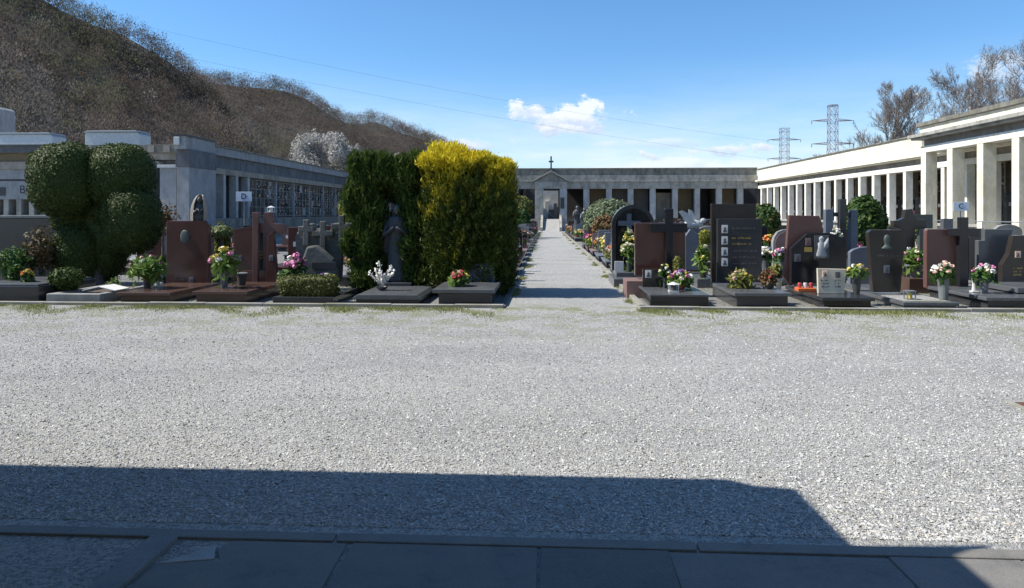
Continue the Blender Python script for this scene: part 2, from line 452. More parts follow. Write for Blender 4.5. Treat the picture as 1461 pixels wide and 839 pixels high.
# whitening towards the horizon and thin veils
hz = nt.nodes.new('ShaderNodeMapRange'); nt.links.new(el, hz.inputs[0]); hz.inputs[1].default_value = .22; hz.inputs[2].default_value = -.02
hz.inputs[3].default_value = 0; hz.inputs[4].default_value = 1; hz.interpolation_type = 'SMOOTHSTEP'
veil = ramp(nt, skynoise(2.6, 13, 6, .66, 3.1), [(.38, (0, 0, 0)), (.72, (1, 1, 1))])
vf = mth('MULTIPLY', mth('ADD', mth('MULTIPLY', veil, .85), .36), hz.outputs[0])
W = 1 / SKY_K
c = mixc(nt, vf, skyc, (.62 * W, .66 * W, .70 * W))
def cloud(c, px, py, wpx, hpx, ns, thr, seed, br=1.0, op=.85):
    a0 = math.atan((px - CX) / F_PX) - TH; e0 = math.atan((HY - py) / F_PX * math.cos(a0 + TH))
    dx = mth('DIVIDE', mth('SUBTRACT', az, a0), wpx / F_PX); dy = mth('DIVIDE', mth('SUBTRACT', el, e0), hpx / F_PX)
    r2 = mth('ADD', mth('MULTIPLY', dx, dx), mth('MULTIPLY', dy, dy))
    n1 = skynoise(ns, ns * 1.5, 7, .62, seed)
    d = mth('ADD', mth('SUBTRACT', 1.0, r2), mth('MULTIPLY', mth('SUBTRACT', n1, .5), 5.6))
    f = ramp(nt, mth('ADD', mth('MULTIPLY', d, .5), .0), [(thr - .12, (0, 0, 0)), (thr + .14, (1, 1, 1))])
    n2 = skynoise(ns * 1.6, ns * 2.6, 5, .6, seed + 5)
    lit = mth('ADD', mth('MULTIPLY', dy, .35), n2)
    col = ramp(nt, lit, [(.28, (.64, .75, .95)), (.62, (1.0, 1.03, 1.06))])
    col = mixc(nt, 1, col, (W * br * .66,) * 3, 'MULTIPLY')
    g = mth('MULTIPLY', f, op)
    return mixc(nt, g, c, col)
c = cloud(c, 762, 160, 46, 17, 26, .22, 1.7)
c = cloud(c, 797, 174, 52, 13, 28, .16, 5.9, .95)
c = cloud(c, 828, 166, 60, 26, 26, .20, 8.3)
c = cloud(c, 798, 186, 44, 13, 30, .28, 4.4, .93)
c = cloud(c, 1038, 213, 60, 10, 26, .26, 2.9, .93)
c = cloud(c, 932, 222, 32, 11, 30, .34, 6.1, .9)
c = cloud(c, 1312, 137, 16, 11, 34, .30, 3.3)
c = cloud(c, 1425, 112, 40, 30, 24, .26, 5.2, .9, .5)
c = cloud(c, 660, 205, 70, 16, 14, .32, 9.4, .9)
c = cloud(c, 980, 246, 230, 20, 9, .18, 7.7, .95, .6)
c = cloud(c, 900, 205, 200, 9, 9, .34, 2.2, .95, .35)
nt.links.new(c, bg.inputs[0]); bg.inputs[1].default_value = SKY_K
sun = bpy.data.objects.new('sun', bpy.data.lights.new('sun', 'SUN')); COL.objects.link(sun)
sun.data.energy = 4.8; sun.data.angle = R(.5); sun.data.color = (1, .945, .865)
from mathutils import Vector
tosun = Vector((HX * math.cos(R(EL)), HYS * math.cos(R(EL)), math.sin(R(EL))))
sun.rotation_euler = tosun.to_track_quat('Z', 'Y').to_euler(); sun.location = (-30, -10, 40)
vs = scene.view_settings; vs.view_transform = 'Standard'; vs.look = 'None'; vs.gamma = 1; vs.exposure = EXPO
# ---------------------------------------------------------------- ground
mb = MB(); mb.add([(-2500, -900, 0), (2500, -900, 0), (2500, 3500, 0), (-2500, 3500, 0)], [(0, 1, 2, 3)])
struct('ground', mb, 'gravel')
# path edges (polyline X as a function of Y)
PR = [(12.05, 1.46), (19, 1.45), (24, 1.38), (43, 1.12), (62, .88)]
PL = [(12.05, -.78), (19, -.78), (27, -.84), (43, -.9), (62, -.95)]
def lerp(P, y):
    for (a, b), (c_, d) in zip(P, P[1:]):
        if y <= c_: return b + (d - b) * (y - a) / (c_ - a)
    return P[-1][1]
XR, XL, YB = 14.6, -15.8, 60.5
mb = MB()
pts = [(x, y) for y, x in PR] + [(.88, YB), (XR, YB), (XR, 12.05)]
mb.add([(x, y, .004) for x, y in pts][::-1], [tuple(range(len(pts)))])
pts = [(x, y) for y, x in PL] + [(-.95, YB), (XL, YB), (XL, 12.05)]
mb.add([(x, y, .004) for x, y in pts], [tuple(range(len(pts)))])
struct('plot_ground', mb, 'gravel_plot')
mb = MB()
x = XL
while x < -.9:                       # kerb along the front of both blocks, in lengths
    L = min(rnd.uniform(.9, 1.15), -.80 - x); mb.box(x, x + L - .008, 11.98 + rnd.uniform(-.006, .006), 12.10, -.02, .055 + rnd.uniform(-.006, .006)); x += L
struct('kerb_left', mb, 'kerb', bev=.008)
mb = MB(); x = 1.46
while x < XR:
    L = rnd.uniform(.9, 1.15); mb.box(x, x + L - .008, 11.92 + rnd.uniform(-.006, .006), 12.04, -.02, .055 + rnd.uniform(-.006, .006)); x += L
for k, P, sgn in ((0, PR, 1),):
    y = 12.05
    while y < YB:
        y2 = min(y + 1.0, YB); a, b = lerp(P, y), lerp(P, y2)
        mb.prism([(a, y + .01), (b, y2), (b + .1, y2), (a + .1, y + .01)], -.02, .07, 'z'); y = y2
struct('kerb_right', mb, 'kerb', bev=.008)
mb = MB(); y = 12.1
while y < YB:
    y2 = min(y + 1.0, YB); a, b = lerp(PL, y), lerp(PL, y2)
    mb.prism([(a - .1, y + .01), (b - .1, y2), (b, y2), (a, y + .01)], -.02, .03, 'z'); y = y2
struct('kerb_path', mb, 'stone_rough', bev=.008)
# stone pavement in front of the gatehouse
mb = MB(); tl = []
def slabp(x0, x1, y0, y1, z=.012, cut=None, col=None):
    g = rnd.uniform(.003, .008); n0 = len(mb.v)
    pts = cut or [(x0 + g, y0 + g), (x1 - g, y0 + g), (x1 - g, y1 - g), (x0 + g, y1 - g)]
    if not cut: pts = [(a + rnd.uniform(-.008, .008), b + rnd.uniform(-.003, .003)) for a, b in pts]
    mb.prism(pts, -.03, z + rnd.uniform(-.004, .004), 'z'); k = rnd.uniform(.68, 1.3)
    cc = col or (.125 * k, .12 * k, .11 * k); tl.extend([(*cc, 1)] * (len(mb.v) - n0))
YS = 3.40
x = -12.0
while x < 12:
    L = rnd.uniform(1.3, 1.9); slabp(x, x + L, YS, YS + .10, .012, col=(.155, .15, .135)); x += L
x = -1.80; rowy = [YS, 2.78, 2.1, 1.4, .7, 0, -.8, -1.6, -2.6]
for a, b in zip(rowy, rowy[1:]):
    x = -1.80
    while x < 9:
        L = rnd.uniform(.5, 1.05)
        if a == YS and x == -1.80:
            slabp(x, x + L, b, a, cut=[(x + .007, b + .007), (x + L - .007, b + .007), (x + L - .02, a - .007), (x + .26, a - .007), (x + .22, a - .1), (x + .28, a - .2), (x + .007, a - .26)])
            slabp(x, x + L, b, a, cut=[(x + .01, a - .25), (x + .25, a - .19), (x + .21, a - .1), (x + .2, a - .05)], col=(.30, .30, .29), z=.014)
        else: slabp(x, x + L, b, a)
        x += L
y = -2.6
while y < YS - .05:
    L = min(1.2, YS - .01 - y); slabp(-1.95, -1.81, y, y + L, .03, col=(.16, .16, .155)); y += L
o = struct('pavement', mb, 'paving', bev=.004)
a = o.data.color_attributes.new('tint', 'FLOAT_COLOR', 'POINT'); a.data.foreach_set('color', np.array(tl, np.float32).ravel())
# loose stones over the gravel near the camera
def pebbles(n, x0, x1, y0, y1, s0, s1, name):
    Y = y0 + (y1 - y0) * rng.random(n) ** 1.6; X = (rng.random(n) - .5) * 2
    X = X * (Y * .80 + 1.0) + Y * -.05; X = np.clip(X, x0, x1)
    S = rng.uniform(s0, s1, n) * rng.uniform(.6, 1.3, n)
    base = np.array([(1, 0, 0), (0, 1, 0), (-1, 0, 0), (0, -1, 0), (0, 0, 1), (0, 0, -1)], float)
    B = np.repeat(base[None], n, 0) * (1 + .35 * rng.normal(size=(n, 6, 1)).clip(-1, 1)) + .28 * rng.normal(size=(n, 6, 3)).clip(-1.5, 1.5)
    th = rng.uniform(0, 6.28, n); c_, s_ = np.cos(th), np.sin(th)
    st = np.stack([S * rng.uniform(.9, 1.7, n), S, S * rng.uniform(.4, .75, n)], 1); B = B * st[:, None, :]
    tz = rng.normal(0, .35, n)
    Bx = B[:, :, 0] * c_[:, None] - B[:, :, 1] * s_[:, None]; By = B[:, :, 0] * s_[:, None] + B[:, :, 1] * c_[:, None]
    Bz = B[:, :, 2] + B[:, :, 0] * tz[:, None]
    Vv = np.stack([Bx + X[:, None], By + Y[:, None], Bz + (S * .25)[:, None]], 2)
    F = np.array([(0, 1, 4), (1, 2, 4), (2, 3, 4), (3, 0, 4), (1, 0, 5), (2, 1, 5), (3, 2, 5), (0, 3, 5)])
    T = Vv[:, F].reshape(-1, 3, 3)
    col = np.array([(.35, .35, .335), (.42, .42, .405), (.47, .467, .45), (.54, .54, .52), (.46, .42, .35), (.29, .29, .28)])
    c4 = tints(n, col, [3, 4, 3, 1.6, .8, 1.4], 1, .12); c4 = np.repeat(c4, 8, 0)
    me = quads(name, T, 'pebble', c4, 3); o = link(name, me); return tag(o, kind='stuff', label='loose pale grey gravel stones strewn on the forecourt', cat='gravel')
pebbles(150000, -12, 12, 3.6, 11.9, .0038, .0085, 'loose_gravel')
# drain cover
X0, Y0 = gp(1432, 574); dr = thing('drain_cover', 'rusty drain cover set in a pale stone frame in the gravel', 'drain cover', (X0, Y0 - .25, 0))
mb = MB(); w = .42; ya, yb = Y0 - .34, Y0
for q in ((X0, X0 + w + .1, ya, ya + .05), (X0, X0 + w + .1, yb - .05, yb), (X0, X0 + .05, ya + .051, yb - .051), (X0 + w + .05, X0 + w + .1, ya + .051, yb - .051)): mb.box(*q, -.02, .018)
obj('frame', mb, 'kerb', dr, .004)
mb = MB(); mb.box(X0 + .052, X0 + w + .048, ya + .052, yb - .052, -.01, .010)
for k in range(7): mb.box(X0 + .08 + k * .055, X0 + .10 + k * .055, ya + .07, yb - .07, .0101, .016)
obj('lid', mb, 'rust', dr)
# ---------------------------------------------------------------- gatehouse behind the camera (casts the foreground shade)
HG = 3.6; OX, OY = -HX * COT * HG, -HYS * COT * HG
def plan(px, py): X, Y = gp(px, py); return (X - OX, Y - OY)
p1 = plan(640, 676); p2 = plan(1040, 681); p3 = plan(1078, 693); p4 = plan(1140, 699); p5 = plan(1215, 779); p6 = plan(1425, 778); p7 = plan(1370, 797); p8 = plan(1425, 839)
roof = [(-19, p1[1]), (p2[0], p1[1]), (p3[0], p3[1]), (p4[0], p4[1] + .01), (p4[0] + .03, p5[1]), (p6[0], p6[1]), (p7[0], p7[1]), (p7[0] + .03, -7.6), (-19, -7.6)]
gh = thing('gatehouse', 'gatehouse with flat roof behind the forecourt shading the paving', 'building', (-9, -3, 0))
mb = MB(); mb.prism(roof, HG - .45, HG, 'z'); obj('roof', mb, 'coping_dark', gh, .02)
mb = MB(); mb.box(-18.5, -3.6, -7.1, p5[1] - .75, 2.9, HG - .451)
mb.box(-18.5, -18.1, -7.1, p5[1] - .75, 0, 2.899); mb.box(-18.5, p6[0] - .3, -7.1, -6.7, 0, 2.899); mb.box(-18.4, -4.2, -.6, -.2, 0, 2.899)
obj('wall', mb, 'plaster_cream', gh, .01)
mb = MB(); mb.box(-2.3, -1.95, .9, 1.25, 0, HG - .451); obj('column', mb, 'plaster_white', gh, .01)
mb = MB(); mb.box(p6[0] + .1, 15, -7.5, -2.4, 0, 8.6); obj('sky_blocker', mb, 'plaster_cream', gh, .01)  # unseen mass, added to cut sky light on the shaded forecourt
for xx in (-18.0, -15.4, -12.8, -10.2, -7.6, -5.0, -4.05):
    mb = MB(); mb.box(xx, xx + .4, p5[1] - 1.3, p5[1] - .9, 0, 2.898); obj('column', mb, 'plaster_white', gh, .01)
# ---------------------------------------------------------------- arcades
def niche_grid(name, parent, axis, fixed, a0, a1, z0, z1, na, nz, facing, label=None):
    """columbarium wall: frame lattice with plaques; axis 'y': wall in the YZ plane at x=fixed facing (+1/-1) in x"""
    fr = MB(); cells = {}
    da = (a1 - a0) / na; dz = (z1 - z0) / nz; t = .045; f = facing
    for i in range(na + 1):
        q = a0 + i * da
        if axis == 'y': fr.box(fixed, fixed + f * .10, q - t / 2, q + t / 2, z0 - .0201, z1 + .0201)
        else: fr.box(q - t / 2, q + t / 2, fixed, fixed + f * .10, z0 - .0201, z1 + .0201)
    for j in range(nz + 1):
        zz = z0 + j * dz
        if axis == 'y': fr.box(fixed, fixed + f * .094, a0, a1, zz - t / 2, zz + t / 2)
        else: fr.box(a0, a1, fixed, fixed + f * .094, zz - t / 2, zz + t / 2)
    pm = MB(); names = ['niche_dark', 'niche_mid', 'niche_pale', 'niche_rust', 'petal_white', 'leaf_green', 'petal_red', 'petal_yellow']
    for i in range(na):
        for j in range(nz):
            pm.mi = rnd.choices([0, 1, 2, 3], [6, 3, 1.6, 1.2])[0]
            A0, A1 = a0 + i * da + t / 2 + .01, a0 + (i + 1) * da - t / 2 - .01; Z0, Z1 = z0 + j * dz + t / 2 + .01, z0 + (j + 1) * dz - t / 2 - .01
            d1 = rnd.uniform(.03, .045)
            if axis == 'y': pm.box(fixed, fixed + f * d1, A0, A1, Z0, Z1)
            else: pm.box(A0, A1, fixed, fixed + f * d1, Z0, Z1)
            if rnd.random() < .5:
                pm.mi = 2; m = A0 + (A1 - A0) * rnd.uniform(.2, .4); zz = Z0 + (Z1 - Z0) * .6
                if axis == 'y': pm.box(fixed + f * .05, fixed + f * .065, m, m + .1, zz - .07, zz + .07)
                else: pm.box(m, m + .1, fixed + f * .05, fixed + f * .065, zz - .07, zz + .07)
            if rnd.random() < .55:
                m = A0 + (A1 - A0) * rnd.uniform(.55, .8); zz = Z0 + .09
                for _ in range(5):
                    pm.mi = rnd.choice([4, 5, 5, 6, 7, 4]); r = rnd.uniform(.03, .06); dd = rnd.uniform(.09, .16)
                    cpos = (fixed + f * dd, m + rnd.uniform(-.08, .08), zz + rnd.uniform(0, .14)) if axis == 'y' else (m + rnd.uniform(-.08, .08), fixed + f * dd, zz + rnd.uniform(0, .14))
                    pm.ball(cpos, r, 6, 4)
    obj('niche_frame', fr, 'concrete_pale', parent)
    obj('niche_plaques', pm, names, parent)
# right arcade -------------------------------------------------
XA = 18.7; FL = 1.1
ra = thing('colonnade', 'long cream colonnade with slim white pillars along the right side', 'colonnade', (21, 38, 0))
Y0r, Y1r = 10.0, 66.0
mb = MB(); mb.box(XA - .10, XA + 4.2, Y0r, Y1r - .3, 0, FL - .12); obj('plinth', mb, 'concrete_pale', ra, .01)
mb = MB(); mb.box(XA - .25, XA + 4.2, Y0r, Y1r - .3, FL - .119, FL); obj('floor', mb, 'floor_stone', ra, .01)
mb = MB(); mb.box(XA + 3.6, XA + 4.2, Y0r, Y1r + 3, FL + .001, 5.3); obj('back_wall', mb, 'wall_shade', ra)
mb = MB(); mb.box(XA, XA + .42, Y0r, Y1r, 3.80, 4.06); obj('beam', mb, 'plaster_white', ra, .008)
mb = MB(); mb.box(XA + .10, XA + 3.59, Y0r, Y1r, 4.061, 4.36); obj('ceiling', mb, 'wall_beige', ra)
mb = MB(); mb.box(XA - .20, XA + .6, Y0r, Y1r - .01, 4.361, 4.43); mb.box(XA - .30, XA + .6, Y0r, Y1r - .01, 4.4301, 4.55); obj('cornice', mb, 'plaster_cream', ra, .012)
mb = MB(); mb.box(XA - .04, XA + .5, 37.2, Y1r, 4.551, 5.53); mb.box(XA + .25, XA + .5, Y0r, 37.199, 4.551, 4.95); obj('parapet', mb, 'plaster_cream', ra, .01)
mb = MB(); mb.prism([(XA - .12, 5.531), (XA + .5, 5.531), (XA + .5, 5.66), (XA - .12, 5.60)], 37.15, Y1r + .02, 'y'); obj('coping', mb, 'coping_dark', ra, .01)
mb = MB(); mb.box(XA + .5, XA + 4.3, Y0r, Y1r + 3, 5.0, 5.1); obj('roof', mb, 'concrete_old', ra)
y = 39.1; ys = []
while y < 65.3: ys.append(y); y += 1.86
y = 39.1 - 1.86
while y > 10.5: ys.append(y); y -= 1.86
for y in sorted(ys):
    mb = MB(); mb.box(XA + .02, XA + .40, y - .15, y + .15, FL + .001, 3.799); obj('column', mb, 'plaster_white', ra, .012)
for y in sorted(ys)[::1]:
    if y > 12:     # cross walls between the chapels
        mb = MB(); mb.box(XA + 2.9, XA + 3.5, y - .06, y + .06, FL + .002, 4.06); obj('partition', mb, 'wall_beige', ra)
for i, y in enumerate(sorted(ys)):
    if y > 12:
        mb = MB(); mb.box(XA + .62, XA + 1.5, y - .12, y + .10, FL + .001, 2.45 + .12 * math.sin(i * 2.3)); obj('tomb_panel', mb, ['granite_dark', 'granite_umber', 'granite_brown', 'granite_grey'][i % 4], ra, .01)
        for q in range(3): mb = MB(); mb.box(XA + .72 + q * .26, XA + .84 + q * .26, y - .135, y - .121, 1.9 - .25 * (q % 2), 2.06 - .25 * (q % 2)); obj('portrait', mb, 'porcelain', ra)
niche_grid('niche', ra, 'y', XA + 3.6, 10.6, 65.6, FL + .15, 3.9, 74, 5, -1)
# portico in front of the near part
po = thing('portico', 'taller cream portico of square pillars at the right edge in sunlight', 'portico', (18, 22, 0))
XP = 17.0; pe = 34.25
mb = MB(); mb.box(XP - .1, XP + 1.35, 10, pe + .1, 0, .18); obj('step', mb, 'concrete_pale', po, .01)
yy = 33.96; 
while yy > 10:
    mb = MB(); mb.box(XP, XP + .52, yy - .42, yy, .181, 4.36); obj('column', mb, 'plaster_cream', po, .012); yy -= 2.17
mb = MB(); mb.box(XP - .01, XP + .55, 10, pe - .28, 4.361, 4.66); mb.box(XP + .551, XP + 6, pe - .83, pe - .28, 4.361, 4.66); obj('beam', mb, 'plaster_white', po, .008)
mb = MB(); mb.box(XP + .12, XP + 5.9, 10, pe - .35, 4.661, 4.96); obj('ceiling', mb, 'wall_beige', po)
mb = MB(); mb.box(XP - .30, XP + 6.2, 10, pe + .02, 4.961, 5.05); mb.box(XP - .42, XP + 6.3, 10, pe + .12, 5.0501, 5.20); obj('cornice', mb, 'concrete_pale', po, .012)
mb = MB(); mb.box(XP - .02, XP + 6, 10, pe - .26, 5.201, 5.56); obj('parapet', mb, 'plaster_cream', po, .01)
mb = MB(); mb.prism([(XP - .14, 5.561), (XP + 6.1, 5.561), (XP + 6.1, 5.82), (XP - .14, 5.74)], 10, pe - .12, 'y'); obj('coping', mb, 'coping_dark', po, .012)
# end arcade ---------------------------------------------------
YE = 66.0
ea = thing('end_arcade', 'weathered grey arcade closing the far end of the path', 'arcade', (0, 68, 0))
FE = 1.05
mb = MB(); mb.box(-18.6, -.97, YE + .05, YE + 4.6, 0, FE); mb.box(.67, 18.6, YE + .05, YE + 4.6, 0, FE); mb.box(-.969, .669, YE + .6, YE + 4.6, 0, FE - .002); obj('plinth', mb, 'concrete_old', ea, .01)
mb = MB(); mb.box(-18.69, 18.69, YE, YE + .45, 3.84, 4.46); obj('beam', mb, 'concrete_pale', ea, .01)
mb = MB(); mb.box(-18.68, 18.35, YE - .10, YE + .5, 4.461, 4.60); mb.box(-18.68, 18.6, YE - .05, YE + .5, 4.6001, 5.06); obj('frieze', mb, 'concrete_pale', ea, .012)
mb = MB(); mb.box(-18.68, 18.6, YE + .02, YE + .5, 5.061, 5.60); mb.box(-18.68, 18.61, YE - .07, YE + .55, 5.601, 5.74); obj('parapet', mb, 'concrete_old', ea, .012)
mb = MB(); mb.box(-18.6, -2.6, YE + .46, YE + 4.6, 4.2, 4.4); mb.box(1.2, 18.6, YE + .46, YE + 4.6, 4.2, 4.4); obj('roof', mb, 'concrete_old', ea)  # gap over the central bay added to let light onto the chapel wall
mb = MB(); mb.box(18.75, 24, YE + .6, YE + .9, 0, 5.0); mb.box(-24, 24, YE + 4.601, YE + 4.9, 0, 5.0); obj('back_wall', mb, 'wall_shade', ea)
cols_px = [(896, 904), (927.5, 935.7), (959.8, 967.5), (991.5, 999), (1022.5, 1030.5), (1052.8, 1061), (865, 873), (832.5, 841), (729, 740)]
for a_, b_ in cols_px:
    xa, xb = fx(a_, YE), fx(b_, YE); mb = MB(); mb.box(xa, xb, YE + .08, YE + .58, FE + .001, 3.839); obj('column', mb, 'column_grey', ea, .01)
xx = fx(729, YE) - 1.97
while xx > -18:
    mb = MB(); mb.box(xx, xx + .48, YE + .08, YE + .58, FE + .001, 3.839); obj('column', mb, 'column_grey', ea, .01); xx -= 1.97
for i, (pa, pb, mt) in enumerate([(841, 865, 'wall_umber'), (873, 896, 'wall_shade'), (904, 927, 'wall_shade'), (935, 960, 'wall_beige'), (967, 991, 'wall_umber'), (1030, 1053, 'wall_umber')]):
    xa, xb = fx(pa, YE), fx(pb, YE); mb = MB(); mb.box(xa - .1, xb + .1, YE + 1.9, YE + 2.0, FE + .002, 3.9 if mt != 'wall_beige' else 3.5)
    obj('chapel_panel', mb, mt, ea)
for k in range(11):
    xa = fx(904, YE) - .2 + (k - 6) * 1.98
    if abs(xa) < 1.6: continue
    mb = MB(); mb.box(xa - .07, xa + .07, YE + 1.2, YE + 4.6, FE + .003, 4.19); obj('partition', mb, 'wall_shade', ea)
# pediment entrance
en = thing('entrance_portal', 'pedimented stone portal with steps up at the end of the path', 'portal', (-.15, 65.5, 0))
xa, xb = fx(762.8, YE), fx(809, YE); xm = fx(786.3, YE)
def ex(px): return fx(px, YE)
mb = MB(); mb.box(ex(763.5), ex(774.8), YE - .5, YE + .7, 0, 3.84); obj('pillar', mb, 'concrete_pale', en, .012)
mb = MB(); mb.box(ex(798.5), ex(808.8), YE - .5, YE + .7, 0, 3.84); obj('pillar', mb, 'column_grey', en, .012)
mb = MB(); mb.box(ex(763.2), ex(809), YE - .52, YE - .005, 3.841, 4.46); obj('lintel', mb, 'concrete_pale', en, .01)
mb = MB(); mb.prism([(xa - .02, 4.462), (xb + .02, 4.462), (xm, 5.30)], YE - .5, YE + .3); obj('tympanum', mb, 'concrete_old', en)
mb = MB(); mb.prism([(xa - .15, 4.462), (xa - .15, 4.56), (xm, 5.50), (xb + .15, 4.56), (xb + .15, 4.462), (xm, 5.34)], YE - .66, YE + .35); obj('cornice', mb, 'concrete_pale', en, .01)
mb = MB(); mb.box(xm - .07, xm + .07, YE - .32, YE - .18, 5.45, 6.82); mb.box(xm - .22, xm + .22, YE - .31, YE - .19, 6.25, 6.40); mb.box(xm - .16, xm + .16, YE - .4, YE - .1, 5.42, 5.60); obj('cross', mb, 'statue_dark', en, .02)
xa, xb = fx(775, 64), fx(798, 64)
mb = MB(); mb.prism([(62.2, .0), (65.5, FE), (65.5, 0)], xa, xb, 'x'); obj('ramp', mb, 'floor_stone', en)
for q in (xa - .22, xb + .02):
    mb = MB(); mb.prism([(62.4, 0), (62.4, .35), (65.48, 1.45), (65.48, 0)], q, q + .2, 'x'); obj('side_wall', mb, 'concrete_pale', en, .01)
mb = MB(); mb.box(xa, xb, 65.5, 66.6, 0, FE - .001); obj('landing', mb, 'floor_stone', en)
mb = MB(); mb.box(ex(799.5), ex(805), YE - .56, YE - .51, 2.0, 3.0); obj('plaque', mb, 'slate_plate', en)
mb = MB(); mb.box(-1.3, 1.0, YE + 4.0, YE + 4.1, FE, 5.0); obj('chapel_wall', mb, 'plaster_white', en)
for q in (ex(798.5) - .10,): mb = MB(); mb.box(q, q + .12, YE + .72, YE + 3.99, FE, 4.4); obj('side_panel', mb, 'metal_dark', en)
mb = MB(); mb.box(ex(775.5), ex(798), YE - .1, YE + .1, 3.66, 3.838); obj('door_head', mb, 'metal_dark', en)
mb = MB(); mb.box(ex(775.5), ex(798), YE + .61, YE + 3.5, FE, FE + .04); obj('dark_floor', mb, 'slate_plate', en)
mb = MB(); mb.box(-.62, -.30, YE + 3.7, YE + 3.98, FE + .05, 2.75); obj('tablet', mb, 'marble_white', en); mb = MB(); mb.box(.2, .5, YE + 3.7, YE + 3.98, FE + .05, 2.55); obj('tablet', mb, 'granite_blue', en)
mb = MB(); mb.box(-.28, .18, YE + 3.0, YE + 3.6, FE + .041, 1.85); mb.box(-.32, .22, YE + 2.95, YE + 3.65, 1.851, 1.95); obj('altar', mb, 'granite_blue', en, .02)
# left arcade --------------------------------------------------
la = thing('columbarium', 'long shaded columbarium wall of burial niches along the left side', 'columbarium', (-21, 50, 0))
XB = -18.7
mb = MB(); mb.box(XB - 4, XB + .1, 38.4, 66, 0, 1.3); obj('plinth', mb, 'concrete_old', la, .01)
mb = MB(); mb.box(XB - .5, XB, 38.4, 66, 3.80, 4.13); obj('beam', mb, 'wall_beige', la, .01)
mb = MB(); mb.box(XB - .5, XB - .06, 38.4, 66, 4.131, 4.83); obj('frieze', mb, 'band_dark', la)
mb = MB(); mb.box(XB - .5, XB + .12, 38.4, 66, 4.831, 5.28); obj('parapet', mb, 'wall_bluewhite', la, .01)
mb = MB(); mb.box(XB - .6, XB + .2, 38.4, 66, 5.281, 5.36); obj('coping', mb, 'coping_dark', la, .01)
mb = MB(); mb.box(XB - 4, XB - .5, 38.4, 66, 4.9, 5.0); obj('roof', mb, 'concrete_old', la)
yn = fy(353, XB)
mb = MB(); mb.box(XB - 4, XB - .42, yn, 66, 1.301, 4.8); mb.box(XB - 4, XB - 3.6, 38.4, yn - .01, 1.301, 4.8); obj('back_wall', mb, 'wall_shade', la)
niche_grid('niche', la, 'y', XB - .42, yn + .1, 65.8, 1.42, 3.72, 34, 4, 1)
for px in (303, 319.5, 337.5, 354):
    y = fy(px, XB); mb = MB(); mb.box(XB - .45, XB - .02, y, y + .30, 1.301, 3.799); obj('column', mb, 'column_grey', la, .01)
y = fy(354, XB) + 5
while y < 65.5:
    mb = MB(); mb.box(XB - .40, XB - .2, y, y + .14, 1.301, 3.799); obj('column', mb, 'column_grey', la, .01); y += 3.4
# block at the near corner of the columbarium
cb = thing('corner_block', 'pale blue plastered corner block with dark fascia beside the columbarium', 'building', (-20.5, 37, 0))
ya = fy(270, XB + .25); yb = 38.38
mb = MB(); mb.box(XB - .4, XB + .25, ya, yb, 0, 3.95); obj('wall', mb, 'wall_bluewhite', cb, .01)
mb = MB(); mb.box(XB - .45, XB + .3, ya - .05, yb - .01, 3.951, 4.85); obj('fascia', mb, 'band_dark', cb, .01)
mb = MB(); mb.box(XB - .4, XB + .22, ya - .3, yb - .02, 4.851, 5.5); obj('parapet', mb, 'wall_bluewhite', cb, .01)
mb = MB(); mb.box(XB - .5, XB + .32, ya - .38, yb - .02, 5.501, 5.58); obj('coping', mb, 'metal_dark', cb)
mb = MB(); mb.box(XB - .35, XB - .05, ya - .42, ya - .31, 5.05, 5.45); obj('lamp_box', mb, 'metal_white', cb, .02)
# left cross wing ----------------------------------------------
lw = thing('left_wing', 'banded grey mortuary wing with flat roof at the left edge marked with a letter', 'building', (-30, 39, 0))
YW = 37.5
def wx(px): return fx(px, YW)
bands = [('coping', 'metal_grey', 5.27, 5.36, -.55), ('fascia', 'band_dark', 4.87, 5.269, -.35), ('soffit', 'wall_umber', 4.40, 4.869, .0), ('lintel', 'wall_beige', 3.98, 4.399, -.15),
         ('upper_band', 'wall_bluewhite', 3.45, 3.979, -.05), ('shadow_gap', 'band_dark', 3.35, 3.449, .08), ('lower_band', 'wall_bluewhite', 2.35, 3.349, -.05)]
for nm, mt, z0, z1, dy in bands:
    mb = MB(); mb.box(-50, wx(80), YW + dy, YW + 4, z0, z1); obj(nm, mb, mt, lw, .01)
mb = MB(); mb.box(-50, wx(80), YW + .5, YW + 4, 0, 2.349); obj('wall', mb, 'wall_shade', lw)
mb = MB()
for k in range(14):
    x0 = wx(60) - k * .72; mb.box(x0, x0 + .28, YW - .04, YW + .49, 1.5, 2.348)
mb.box(wx(60) - 9.8, wx(64), YW - .05, YW + .49, 1.3, 1.499); obj('balustrade', mb, 'concrete_pale', lw, .01)
mb = MB()
for k in range(3): mb.box(wx(-6) - k * .9, wx(-6) + .6 - k * .9, YW - .08, YW - .051, 2.55, 3.0)
obj('vent', mb, 'niche_dark', lw)
letter('B', .62, 'sign_ink', lw, wx(33), YW - .062, fz(271, wx(33), YW))
